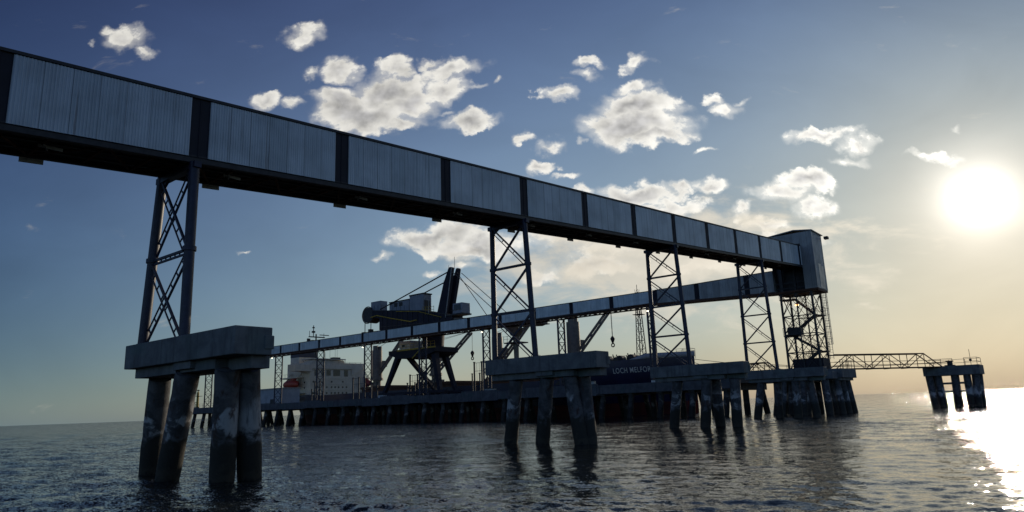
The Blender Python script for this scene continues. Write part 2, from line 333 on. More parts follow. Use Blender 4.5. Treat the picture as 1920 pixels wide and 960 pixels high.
def corr(mb, u0, u1, zb, zt, pitch, depth, place):
    """trapezoidal profiled sheet; zb, zt functions of u; place(u, off, z) -> xyz"""
    n = max(1, int(round((u1-u0)/pitch))); p = (u1-u0)/n; prof = []
    for i in range(n):
        x = u0+i*p; prof += [(x, 0), (x+p*.42, 0), (x+p*.5, -depth), (x+p*.92, -depth)]
    prof.append((u1, 0)); m = len(prof)
    vs = [place(u, o, zb(u)) for u, o in prof]+[place(u, o, zt(u)) for u, o in prof]
    mb.add(vs, [(i, i+1, m+i+1, m+i) for i in range(m-1)])
def laced(mb, p, q, side, w1=.075, w2=.05, sep=.33, step=.6):
    p = Vector(p); q = Vector(q); d = (q-p).normalized(); ax = Vector((1, 0, 0)); n = d.cross(ax).normalized()*sep*side
    mb.bar(p, q, w1); a = p+n; b = q+n
    mb.bar(a+d*.15, b-d*.15, w2)
    Ln = (q-p).length; k = int(Ln/step)
    for i in range(1, k): mb.bar(p+d*(i*Ln/k), p+d*(i*Ln/k)+n, .045)

# ------------------------------------------------------------------ water
def water():
    rads = [1.0]
    r = 1.0
    while r < 14000:
        if r < 10: k = .02
        elif r < 260: k = .0062
        elif r < 1200: k = .012
        else: k = .05
        r *= 1+k; rads.append(r)
    rads = np.array(rads)
    th = list(np.arange(-62, 62, .17))
    th += list(np.arange(62, 298, 4.0))
    th = np.radians(np.array(th)); nt_ = len(th); nr = len(rads)
    RR, TT = np.meshgrid(rads, th, indexing='ij')
    X = RR*np.sin(TT); Y = RR*np.cos(TT); Z = np.zeros_like(X)
    rng = np.random.RandomState(11)
    DX = np.zeros_like(X); DY = np.zeros_like(X)
    wind = R(215)
    for i in range(110):
        lam = 0.38*(8.0/0.38)**(rng.rand()**1.5)
        k = 2*math.pi/lam; a = 0.0062*lam**0.75*(.5+rng.rand())
        if lam > 1.5: a *= .42
        an = wind+rng.randn()*.65; kx, ky = k*math.sin(an), k*math.cos(an); ph = rng.rand()*6.28
        res = np.maximum(RR*.0062, 0.0)*2.6
        fade = np.clip((lam-res)/(lam*.6), 0, 1)
        A = a*fade; arg = kx*X+ky*Y+ph
        Z += A*np.sin(arg); DX += -A*.75*math.sin(an)*-np.cos(arg)*-1; DY += -A*.75*math.cos(an)*-np.cos(arg)*-1
    # calm and gusty patches
    patch = 0.75+.35*np.sin(X*.07+Y*.031+1)*np.sin(Y*.055-X*.02+2)
    e_ = np.clip((X+14)/22, 0, 1); e_ = e_*e_*(3-2*e_); patch = patch*(1.3-.72*e_)*(1+1.1*np.clip((X-12)/16, 0, 1))
    Z *= patch; X = X+DX*patch; Y = Y+DY*patch
    # the wake that crosses the foreground
    wl = (X+2.2)*.55+(Y-17.5)*.83
    Z += .05*np.exp(-(wl/.55)**2)*np.exp(-((X+1.0)/4.5)**2)
    Z += .03*np.exp(-((wl-1.3)/.5)**2)*np.exp(-((X+1.0)/4.5)**2)
    V = np.stack([X, Y, Z], -1).reshape(-1, 3)
    V = np.vstack([V, [[0, 0, 0]]])
    I = np.arange(nr*nt_).reshape(nr, nt_); J = np.roll(I, -1, axis=1)
    q = np.stack([I[:-1], J[:-1], J[1:], I[1:]], -1).reshape(-1, 4)[:, ::-1]
    me = bpy.data.meshes.new('sea_water'); nv = len(V); nq = len(q); c = nr*nt_
    tri = np.stack([I[0], J[0], np.full(nt_, c)], -1)
    me.vertices.add(nv); me.vertices.foreach_set('co', V.ravel())
    nl = nq*4+len(tri)*3; me.loops.add(nl); me.loops.foreach_set('vertex_index', np.concatenate([q.ravel(), tri.ravel()]))
    me.polygons.add(nq+len(tri))
    me.polygons.foreach_set('loop_start', np.concatenate([np.arange(nq)*4, nq*4+np.arange(len(tri))*3]))
    me.polygons.foreach_set('loop_total', np.concatenate([np.full(nq, 4), np.full(len(tri), 3)]))
    me.polygons.foreach_set('use_smooth', np.ones(nq+len(tri), bool))
    me.update(calc_edges=True); me.validate()
    m = bpy.data.materials.new('sea_water'); m.use_nodes = True; t = m.node_tree; b = t.nodes['Principled BSDF']
    b.inputs['Base Color'].default_value = (0.018, 0.021, 0.019, 1); b.inputs['Roughness'].default_value = .045; b.inputs['IOR'].default_value = 1.333
    g = t.nodes.new('ShaderNodeNewGeometry'); P = vm('MULTIPLY', g.outputs['Position'], (1, 1, 0), tree=t)
    rot = t.nodes.new('ShaderNodeVectorRotate'); rot.rotation_type = 'Z_AXIS'; rot.inputs['Angle'].default_value = R(35); t.links.new(P, rot.inputs['Vector'])
    P2 = vm('MULTIPLY', rot.outputs[0], (1.0, 1.6, 1), tree=t)
    sx = t.nodes.new('ShaderNodeSeparateXYZ'); t.links.new(g.outputs['Position'], sx.inputs[0])
    gust = noise(P, .045, 3, .5, .4, tree=t).outputs['Fac']
    side = smooth(mt('ADD', sx.outputs[0], mt('MULTIPLY', mt('SUBTRACT', gust, .5, tree=t), 30.0, tree=t), tree=t), -18, 3, 4.6, .62, tree=t)
    side = mt('ADD', side, smooth(sx.outputs[0], 12, 26, 0.0, 1.3, tree=t), tree=t)
    dist = vm('LENGTH', P, tree=t)
    far_ = smooth(dist, 25, 200, .75, 1.5, tree=t)
    amp = mt('MULTIPLY', side, far_, tree=t)
    tilt = None
    for scl, k, det in ((11.0, .75, 2), (3.0, .50, 4), (.5, .22, 4)):
        c_ = vm('SUBTRACT', noise(P2, scl, det, .62, .2, tree=t).outputs['Color'], (.5, .5, .5), tree=t)
        c_ = vm('MULTIPLY', c_, (k, k, 0), tree=t); tilt = c_ if tilt is None else vm('ADD', tilt, c_, tree=t)
    sc_n = t.nodes.new('ShaderNodeVectorMath'); sc_n.operation = 'SCALE'; t.links.new(tilt, sc_n.inputs[0]); t.links.new(amp, sc_n.inputs['Scale'])
    t.links.new(vm('NORMALIZE', vm('ADD', g.outputs['Normal'], sc_n.outputs[0], tree=t), tree=t), b.inputs['Normal'])
    me.materials.append(m)
    o = bpy.data.objects.new('sea_water', me); col.objects.link(o); tag(o, 'dark rippled sea with sun glitter at the right', kind='structure')
water()

# ------------------------------------------------------------------ near conveyor gallery
BAY = 7.335; SL = 0.0786; GH = 2.6; GW = 2.9; GZ = 10.57+CAMZ
def gallery_near():
    g = thing('conveyor_gallery', 'large near conveyor gallery of blue-grey sheet, rising from the left edge to the tower', 'conveyor gallery', 0, 0, GZ)
    st = [-21.5, -14.2, -6.95]+[BAY*i for i in range(12)]
    st[3] = 0.12
    zf = lambda x: SL*x
    B = .4
    protos = {}
    ends = list(zip(st[:-1], st[1:]))+[(st[-1], 81.5+.7)]
    for (x0, x1) in ends:
        ln = round(x1-x0-2*B if x1 < 81 else x1-x0-B, 2)
        for side, y in (('n', 0.0), ('f', GW)):
            key = (ln, side)
            if key not in protos:
                mb = MB(); sg = 1 if side == 'n' else -1
                corr(mb, 0, ln, lambda u: SL*u+.02, lambda u: SL*u+GH-.02, .115 if side == 'n' else .4, .018, lambda u, o_, z: (u, (o_)*sg, z))
                if side == 'n':
                    pass
                o = mb.build('wall_panel', 'cladding_blue', g); protos[key] = o
            else:
                o = protos[key].copy(); col.objects.link(o); o.parent = g
            o.location = (x0+B, y, zf(x0+B))
    for x in st:
        for y in (.06, GW-.06):
            mb = MB(); mb.hexa([(x-B, y-.03, zf(x-B)), (x+B, y-.03, zf(x+B)), (x+B, y+.03, zf(x+B)), (x-B, y+.03, zf(x-B)), (x-B, y-.03, zf(x-B)+GH), (x+B, y-.03, zf(x+B)+GH), (x+B, y+.03, zf(x+B)+GH), (x-B, y+.03, zf(x-B)+GH)])
            if y < 1:
                mb.bar((x, .03, zf(x)), (x, .03, zf(x)+GH), .05, .04)
            mb.build('frame_band', 'dark_band', g)
    x0, x1 = -21.6, 82.2
    mb = MB()
    def slab(y0, y1, z0, z1): mb.hexa([(x0, y0, zf(x0)+z0), (x1, y0, zf(x1)+z0), (x1, y1, zf(x1)+z0), (x0, y1, zf(x0)+z0), (x0, y0, zf(x0)+z1), (x1, y0, zf(x1)+z1), (x1, y1, zf(x1)+z1), (x0, y1, zf(x0)+z1)])
    slab(-.06, GW+.06, GH, GH+.12)
    mb.build('roof', 'dark_steel', g)
    mb = MB(); slab(.05, .25, -.22, -.003); slab(GW-.25, GW-.05, -.22, -.003); slab(.9, 1.0, -.16, -.06); slab(1.9, 2.0, -.16, -.06)
    mb.build('bottom_chord', 'dark_steel', g)
    mb = MB(); slab(.02, GW-.02, .03, .08); mb.build('floor', 'dark_steel', g)
    mb = MB()
    for x in st:
        n = 4; s_ = BAY/n
        for i in range(n):
            a = x+i*s_; b = a+s_
            if b > 82: continue
            mb.bar((a, .2, zf(a)-.12), (a, GW-.2, zf(a)-.12), .1, .14)
            if i % 2 == 0: mb.bar((a, .2, zf(a)-.13), (b, GW-.2, zf(b)-.13), .09)
            else: mb.bar((a, GW-.2, zf(a)-.13), (b, .2, zf(b)-.13), .09)
    mb.build('floor_bracing', 'rust_steel', g)
    for x in st[1:-1]:
        mb = MB(); x += 1.6
        mb.hexa([(x, GW-.12, zf(x)-.42), (x+.8, GW-.12, zf(x+.8)-.42), (x+.8, GW-.08, zf(x+.8)-.42), (x, GW-.08, zf(x)-.42), (x, GW-.12, zf(x)-.225), (x+.8, GW-.12, zf(x+.8)-.225), (x+.8, GW-.08, zf(x+.8)-.225), (x, GW-.08, zf(x)-.225)])
        mb.build('roller_guard', 'pale_panel', g); mb = MB()
        mb.bar((x+.1, 1.1, zf(x)-.2), (x+.9, 1.1, zf(x)-.2), .05, .12)
        mb.bar((x+.2, .8, zf(x)-.24), (x+.5, 1.4, zf(x)-.24), .05, .04)
        mb.build('return_roller', 'pale_panel', g)
gallery_near()

# ------------------------------------------------------------------ trestles under it
def trestle(a, tb0, tb1, tt0, tt1, zb, zt, npan, label, lr=.22):
    g = thing('trestle_tower', label, 'steel trestle', a, 0, zb, 'steel trestle towers carrying the near gallery')
    h = zt-zb
    def L0(k): return Vector((0, tb0+(tt0-tb0)*k, h*k))
    def L1(k): return Vector((0, tb1+(tt1-tb1)*k, h*k))
    for Lf in (L0, L1):
        mb = MB(); mb.tube(Lf(0), Lf(1), lr, 16); mb.box(-.35, .35, Lf(0).y-.35, Lf(0).y+.35, 0, .06)
        for i in range(1, npan): c = Lf(i/npan); mb.tube(c-Vector((0, 0, .09)), c+Vector((0, 0, .09)), lr*1.28, 16)
        for i in range(6): 
            an = i*1.047+.3; mb.bar((.27*math.cos(an), Lf(0).y+.27*math.sin(an), 0), (.27*math.cos(an), Lf(0).y+.27*math.sin(an), .14), .04)
        mb.build('leg', 'navy_steel', g)
    for i in range(npan):
        k0, k1 = i/npan+.012, (i+1)/npan-.02
        mb = MB(); laced(mb, L0(k0)+Vector((-.06, .1, 0)), L1(k1)+Vector((-.06, -.1, 0)), 1, sep=.33 if npan == 2 else .22, w1=.09, step=.6 if npan == 2 else 1.1); mb.build('brace', 'navy_steel', g)
        mb = MB(); laced(mb, L1(k0)+Vector((.08, -.1, 0)), L0(k1)+Vector((.08, .1, 0)), 1) if npan == 2 else mb.bar(L1(k0)+Vector((.08, -.1, 0)), L0(k1)+Vector((.08, .1, 0)), .12); mb.build('brace', 'navy_steel', g)
        if i:
            mb = MB(); k = i/npan; laced(mb, L0(k), L1(k), 1, .1, .08, .17, .4) if npan == 2 else mb.bar(L0(k), L1(k), .15); mb.build('crossbeam', 'navy_steel', g)
    mb = MB(); mb.bar(L0(1)-Vector((0, .3, .14)), L1(1)+Vector((0, .3, -.14)), .3, .26)
    mb.bar(L0(1)+Vector((0, .1, -.55)), L0(1)+Vector((0, .75, -.1)), .12); mb.bar(L1(1)+Vector((0, -.1, -.55)), L1(1)+Vector((0, -.75, -.1)), .12)
    mb.build('head_beam', 'navy_steel', g)
    return g
TL = ['tall two-panel steel trestle on the nearest concrete pier, leftmost and largest in view',
      'three-panel steel trestle tower on the second pier, standing before the far gallery',
      'four-panel steel trestle on the third pier, just right of the ship name',
      'slender four-panel steel trestle next to the transfer tower, farthest of the row']
for i, (n, pn) in enumerate(((0, 2), (3, 3), (6, 4), (9, 4))):
    a = n*BAY; zt = GZ+SL*a-.22
    if i == 0: trestle(a, -.04, 3.62, .02, 2.9, 3.02+CAMZ, zt, pn, TL[i], .205)
    else: trestle(a, -.42, 2.95, .05, 2.85, 3.0+CAMZ, zt, pn, TL[i], .18)

# ------------------------------------------------------------------ piers
ZT = 3.0+CAMZ
def pile_mesh(top, bot, r=.5):
    mb = MB(); top = Vector(top); bot = Vector(bot); d = (bot-top)/(bot.z-top.z); e = top+d*(-1.6-top.z)
    n = 22; rings = 14; vs = []; rs = np.random.RandomState(int(abs(top.x*31+top.y*17+bot.y*7)*10) % 9999)
    dd = (e-top).normalized(); x = dd.cross(Vector((0, 1, 0))).normalized(); y = x.cross(dd)
    for j in range(rings+1):
        c = top+(e-top)*(j/rings); rr = r*(1+.012*rs.randn())
        if .0 < c.z < 1.4: rr *= 1.03
        for i in range(n): a_ = 2*math.pi*i/n; k = 1+.008*rs.randn(); vs.append(c+x*rr*k*math.cos(a_)+y*rr*k*math.sin(a_))
    mb.add(vs, [(j*n+i, j*n+(i+1) % n, (j+1)*n+(i+1) % n, (j+1)*n+i) for j in range(rings) for i in range(n)], True)
    mb.add(vs[:n], [tuple(range(n))])
    return mb
def pier(a, label, piles, t0=-5.45, t1=3.05, depth=1.4, low=True, r=.43, pedestal=True):
    g = thing('concrete_pier', label, 'pier', a, 0, 0, 'concrete piers of the near gallery')
    mb = MB(); mb.box(-.9, -.9+depth, t0, t1, ZT-.95, ZT)
    mb.box(-.9+depth-.3, -.9+depth+.06, t0-.04, t0+.6, ZT-.75, ZT-.28)
    mb.build('cap_beam', 'concrete', g, .03)
    mb = MB(); mb.box(-.55, 1.05, -3.6, t1-.25, ZT-1.32, ZT-.953); mb.box(-.1, .62, -5.15, -3.62, ZT-1.38, ZT-.953)
    mb.box(-.75, -.4, -2.2, -.9, ZT-1.22, ZT-.953)
    mb.build('pile_cap', 'concrete', g, .02)
    for tp, bt in piles: pile_mesh((*tp, ZT-1.3), (*bt, 0), r).build('pile', 'pile', g)
    return g
pier(0, 'nearest concrete pier, largest of the row, on four raked stained piles', [((.35, 2.55), (1.1, 4.6)), ((-.3, -1.15), (.3, 1.25)), ((-.15, -3.75), (.7, -2.15)), ((.6, -3.75), (1.8, -2.15))], r=.43)
pier(3*BAY, 'second concrete pier, under the three-panel trestle, piles stained white and black', [((-.1, 1.15), (.6, 2.35)), ((-.1, -1.3), (.6, -.2)), ((-.1, -3.0), (.6, -3.15)), ((.6, -3.5), (1.1, -3.4))])
pier(6*BAY, 'third concrete pier, in front of the ship bow and the end of the wharf', [((0, .9), (.7, 1.95)), ((-.2, -1.9), (.3, -1.15)), ((1.1, -2.1), (2.2, -1.7)), ((-.1, -4.3), (.7, -3.8))])
pier(9*BAY, 'fourth concrete pier, joined to the platform of the transfer tower', [((0, 1.6), (.5, 2.6)), ((.6, .0), (1.2, .4)), ((-.1, -2.2), (.4, -1.9)), ((.8, -3.4), (1.4, -3.6))])

def platform():
    g = thing('tower_platform', 'wide concrete platform with many leaning piles under the transfer tower', 'platform', 80, 0, 0)
    mb = MB(); mb.box(0, 6.8, -3.45, 5.4, 4.42, 5.55); mb.box(-2.2, -.003, -2.9, 4.5, 4.3, 5.2); mb.build('deck', 'concrete', g, .03)
    mb = MB(); mb.box(.3, 6.4, -3.1, 5.0, 4.1, 4.417); mb.build('pile_cap', 'concrete', g)
    for x, bx in ((.8, .4), (3.3, 3.3), (5.6, 5.9)):
        for y, by in ((-2.5, -2.8), (-1.0, -1.2), (1.2, 1.25), (3.0, 3.2), (4.6, 5.3)): pile_mesh((x, y, 4.15), (bx+(.3 if y < 0 else 0), by, 0), .4).build('pile', 'pile', g)
    for x, y in ((-1.5, -1.8), (-1.4, .9), (-1.5, 3.2)): pile_mesh((x, y, 4.35), (x-.5, y*1.15, 0), .4).build('pile', 'pile', g)
    mb = MB()
    for z in (6.05, 6.6):
        mb.bar((6.7, -3.35, z), (6.7, 5.3, z), .05); mb.bar((.1, -3.35, z), (6.7, -3.35, z), .05); mb.bar((.1, 5.3, z), (6.7, 5.3, z), .05)
    for k in range(7): mb.bar((6.7, -3.35+k*1.44, 5.55), (6.7, -3.35+k*1.44, 6.6), .05)
    for k in range(6): mb.bar((.1+k*1.32, -3.35, 5.55), (.1+k*1.32, -3.35, 6.6), .05)
    mb.build('railing', 'dark_steel', g)
platform()

def dolphin():
    g = thing('mooring_dolphin', 'separate concrete mooring dolphin with railings at the far right end of the footbridge', 'dolphin', 102, -12.2, 0)
    mb = MB(); mb.box(0, 4.9, -3.3, 3.55, 4.45, 5.75); mb.build('cap', 'concrete', g, .03)
    for tp, bt in [((.7, 3.0), (.5, 2.7)), ((.9, 1.9), (.7, 1.7)), ((4.2, 2.9), (4.6, 3.2)), ((.9, -.1), (.8, 0.0)), ((4.2, .2), (4.4, .3)), ((.8, -1.6), (.6, -1.6)), ((.8, -2.6), (.6, -2.4)), ((4.2, -2.6), (4.3, -2.5)), ((2.7, -2.8), (2.7, -2.6))]:
        pile_mesh((*tp, 4.5), (*bt, 0), .46).build('pile', 'pile', g)
    mb = MB()
    mb.bar((.7, 2.0, 3.35), (.7, -2.0, 3.35), .3, .28); mb.bar((.75, 2.0, 2.25), (.75, -2.0, 2.2), .3, .22)
    mb.build('pile_brace', 'pile', g)
    mb = MB()
    for z in (6.25, 6.75):
        mb.bar((.2, 2.6, z), (.2, -.2, z), .05); mb.bar((4.7, 2.8, z), (4.7, -3.1, z), .05); mb.bar((.2, -1.6, z), (.2, -3.1, z), .05); mb.bar((.2, -3.1, z), (4.7, -3.1, z), .05)
    for (x, y) in ((.2, 2.6), (.2, 1.2), (.2, -.2), (.2, -1.6), (.2, -3.1), (4.7, 2.8), (4.7, .8), (4.7, -1.2), (4.7, -3.1)): mb.bar((x, y, 5.75), (x, y, 6.75), .06)
    mb.build('railing', 'dark_steel', g)
    mb = MB(); mb.tube((1.5, .3, 5.75), (1.5, .3, 6.35), .32, 14); mb.tube((1.5, .3, 6.35), (1.5, .3, 6.5), .5, 14); mb.box(.9, 2.1, -.3, .9, 5.75, 5.9)
    mb.build('bollard', 'dark_steel', g)
    mb = MB(); mb.tube((1.0, -2.3, 5.75), (1.0, -2.3, 7.9), .03, 6); mb.box(.9, 1.1, -2.45, -2.15, 6.3, 6.6); mb.build('marker_pole', 'dark_steel', g)
dolphin()

def footbridge(label, p0, p1, h, nb, slope_end=True):
    p0 = Vector(p0); p1 = Vector(p1); L_ = (p1-p0).length
    rot = math.atan2((p1-p0).y, (p1-p0).x)
    g = bpy.data.objects.new('truss_footbridge', None); col.objects.link(g); g.location = p0; g.rotation_euler = (0, 0, rot); tag(g, label, 'footbridge')
    n = nb; s = L_/n
    for y, nm in ((-.6, 'side_truss'), (.6, 'side_truss')):
        mb = MB(); xe = L_-s if slope_end else L_
        mb.tube((0, y, 0), (L_, y, 0), .08, 8); mb.tube((0, y, h), (xe, y, h), .085, 8)
        if slope_end: mb.tube((xe, y, h), (L_, y, 0), .08, 8)
        for i in range(n):
            a, b = i*s, (i+1)*s
            if i: mb.tube((a, y, 0), (a, y, h), .05, 6)
            if not (slope_end and i == n-1):
                if i % 2: mb.tube((a, y, h), (b, y, 0), .055, 6)
                else: mb.tube((a, y, 0), (b, y, h), .055, 6)
        mb.bar((0, y*.9, .5), (L_, y*.9, .5), .035); mb.bar((0, y*.9, .95), (L_, y*.9, .95), .035)
        mb.build(nm, 'rust_steel', g)
    mb = MB(); mb.box(0, L_, -.55, .55, -.05, .02)
    for i in range(n+1): mb.bar((i*s, -.6, -.09), (i*s, .6, -.09), .08)
    mb.build('deck', 'dark_steel', g)
footbridge('long arched-end truss footbridge from the transfer tower to the dolphin', G(86.9, -.6, 5.68), G(102.6, -10.6, 5.9), 1.9, 6)
footbridge('short truss footbridge between the wharf end and the tower platform, seen behind the fourth trestle', G(84, 10.2, 5.5), G(83.2, 5.3, 5.7), 1.5, 3)

# ------------------------------------------------------------------ transfer tower
def transfer():
    g = thing('transfer_tower', 'grey clad transfer house on a lattice tower with zigzag stairs', 'transfer tower', 81.5, 0, 0)
    y0, y1, x1, z0, z1 = -1.55, 4.0, 4.5, 16.1, 23.75
    zr = lambda y: z1
    # near wall with the dark recess under the gallery mouth
    mb = MB()
    corr(mb, y0, .02, lambda u: z0, lambda u: z1, .2, .035, lambda u, o, z: (o, u, z))
    corr(mb, .02, y1, lambda u: 22.25, lambda u: z1, .2, .035, lambda u, o, z: (o, u, z))
    mb.box(-.05, .05, y0-.05, y0+.08, z0, z1); mb.build('near_wall', 'cladding_grey', g)
    mb = MB(); corr(mb, 0, x1, lambda u: z0, lambda u: z1, .2, .035, lambda u, o, z: (u, y0+o, z)); mb.build('side_wall', 'cladding_grey_a', g)
    mb = MB(); corr(mb, 0, x1, lambda u: z0, lambda u: z1, .4, .035, lambda u, o, z: (u, y1-o, z)); mb.build('side_wall', 'cladding_grey_a', g)
    mb = MB(); corr(mb, y0, y1, lambda u: z0, lambda u: z1, .4, .035, lambda u, o, z: (x1-o, u, z)); mb.build('rear_wall', 'cladding_grey', g)
    mb = MB(); mb.box(1.2, 1.25, .02, y1-.1, z0, 22.2); mb.box(.05, 1.25, -.02, .03, z0, 19.0); mb.box(.1, .5, 2.9, 3.3, z0, 22.2); mb.box(.1, .5, 1.2, 1.45, z0, 19.0)
    mb.bar((.15, .2, 17.2), (.15, 3.9, 17.2), .1); mb.bar((.15, .2, 16.5), (.15, 3.9, 16.5), .1)
    mb.build('recess', 'dark_steel', g)
    mb = MB(); ym = .6
    mb.prism([(y0-.2, z1-.02), (ym, z1+.32), (y1+.2, z1-.02), (y1+.2, z1+.1), (ym, z1+.44), (y0-.2, z1+.1)], -.2, x1+.25, 0); mb.build('roof', 'galvanised', g)
    mb = MB(); mb.box(x1-.2, x1+.5, y0-.9, y0-.4, z1-.55, z1-.2); mb.build('roof_light_bracket', 'dark_steel', g)
    mb = MB(); mb.box(.0, x1, y0, y1, z0-.28, z0-.003); mb.box(-.12, 0, y0-.1, y1+.3, z0-.2, z0); mb.build('floor_frame', 'rust_steel', g)
    mb = MB(); mb.box(1.4, 2.5, y0-.07, y0-.038, z0+.1, z0+3.4); mb.box(2.55, 3.5, y0-.07, y0-.038, z0+.1, z0+3.2); mb.build('door', 'cladding_grey_a', g)
    # lattice
    xs, ys = (.3, 4.2), (-.6, 3.4); zb, zt = 5.55, z0-.28
    for x in xs:
        for y in ys: mb = MB(); mb.bar((x, y, zb), (x, y, zt), .24); mb.build('leg', 'dark_steel', g)
        for y in (1.4,): mb = MB(); mb.bar((x, y, zb), (x, y, zt), .16); mb.build('post', 'dark_steel', g)
    lv = [zb, 8.0, 10.4, 12.8, zt]
    for a, b in zip(lv[:-1], lv[1:]):
        for x in xs:
            mb = MB()
            for (p, q) in ((-.6, 1.4), (1.4, 3.4)):
                mb.bar((x, p, a), (x, q, b), .07); mb.bar((x, q, a), (x, p, b), .07)
            mb.bar((x, -.6, b-.05), (x, 3.4, b-.05), .12); mb.build('brace', 'dark_steel', g)
        for y in ys:
            mb = MB(); mb.bar((.3, y, a), (4.2, y, b), .08); mb.bar((4.2, y, a), (.3, y, b), .08); mb.bar((.3, y, b-.05), (4.2, y, b-.05), .12); mb.build('brace', 'dark_steel', g)
    # stairs
    fl = [((1.6, 3.0, 5.6), (1.6, -.3, 8.0)), ((2.4, -.3, 8.0), (2.4, 3.0, 10.3)), ((1.6, 3.0, 10.3), (1.6, -.3, 12.7)), ((2.4, -.3, 12.7), (2.4, 2.2, 15.2))]
    for p, q in fl:
        mb = MB(); p = Vector(p); q = Vector(q)
        for dxx in (-.35, .35):
            e = Vector((dxx, 0, 0)); mb.bar(p+e, q+e, .06, .28); mb.bar(p+e+Vector((0, 0, 1)), q+e+Vector((0, 0, 1)), .045); mb.bar(p+e+Vector((0, 0, .55)), q+e+Vector((0, 0, .55)), .03)
            for k in range(6): c = p+(q-p)*(k/5)+e; mb.bar(c, c+Vector((0, 0, 1)), .04)
        for k in range(13): c = p+(q-p)*(k/12); mb.box(-.34+c.x, .34+c.x, c.y-.12, c.y+.12, c.z-.02, c.z+.02)
        mb.build('stair_flight', 'dark_steel', g)
    for (y0_, y1_, z) in ((-1.3, -.25, 8.0), (2.0, 3.9, 10.3), (-1.3, -.25, 12.7), (1.9, 3.9, 15.2)):
        mb = MB(); mb.box(1.1, 2.9, y0_, y1_, z-.12, z)
        for zz in (.55, 1.05):
            for yy in ((y0_,) if y0_ < 0 else (y1_,)): mb.bar((1.1, yy, z+zz), (2.9, yy, z+zz), .04)
            for xx in (1.1, 2.9): mb.bar((xx, y0_, z+zz), (xx, y1_, z+zz), .04)
        for xx in (1.1, 2.0, 2.9):
            yy = y0_ if y0_ < 0 else y1_; mb.bar((xx, yy, z), (xx, yy, z+1.05), .04)
        mb.build('landing', 'dark_steel', g)
    mb = MB(); mb.box(.45, 3.4, -.9, 2.9, 5.6, 7.1); mb.build('switch_room', 'dark_band', g, .03)
    mb = MB(); mb.box(.8, 2.0, 1.5, 3.2, 10.3, 11.3); mb.build('machinery_box', 'dark_steel', g)
    # caged ladder
    mb = MB(); X = 4.75; Y = -.9
    for dy_ in (-.22, .22): mb.bar((X, Y+dy_, 7.0), (X, Y+dy_, z0), .05)
    k = 7.2
    while k < z0: mb.bar((X, Y-.22, k), (X, Y+.22, k), .03); k += .35
    k = 9.0
    while k < z0:
        for s in range(6):
            a0, a1 = s*math.pi/6, (s+1)*math.pi/6
            mb.bar((X+.6*math.sin(a0), Y-.35*math.cos(a0), k), (X+.6*math.sin(a1), Y-.35*math.cos(a1), k), .04)
        k += .8
    for s in range(1, 6): a0 = s*math.pi/6; mb.bar((X+.6*math.sin(a0), Y-.35*math.cos(a0), 9), (X+.6*math.sin(a0), Y-.35*math.cos(a0), z0), .035)
    mb.build('caged_ladder', 'galvanised', g)
transfer()

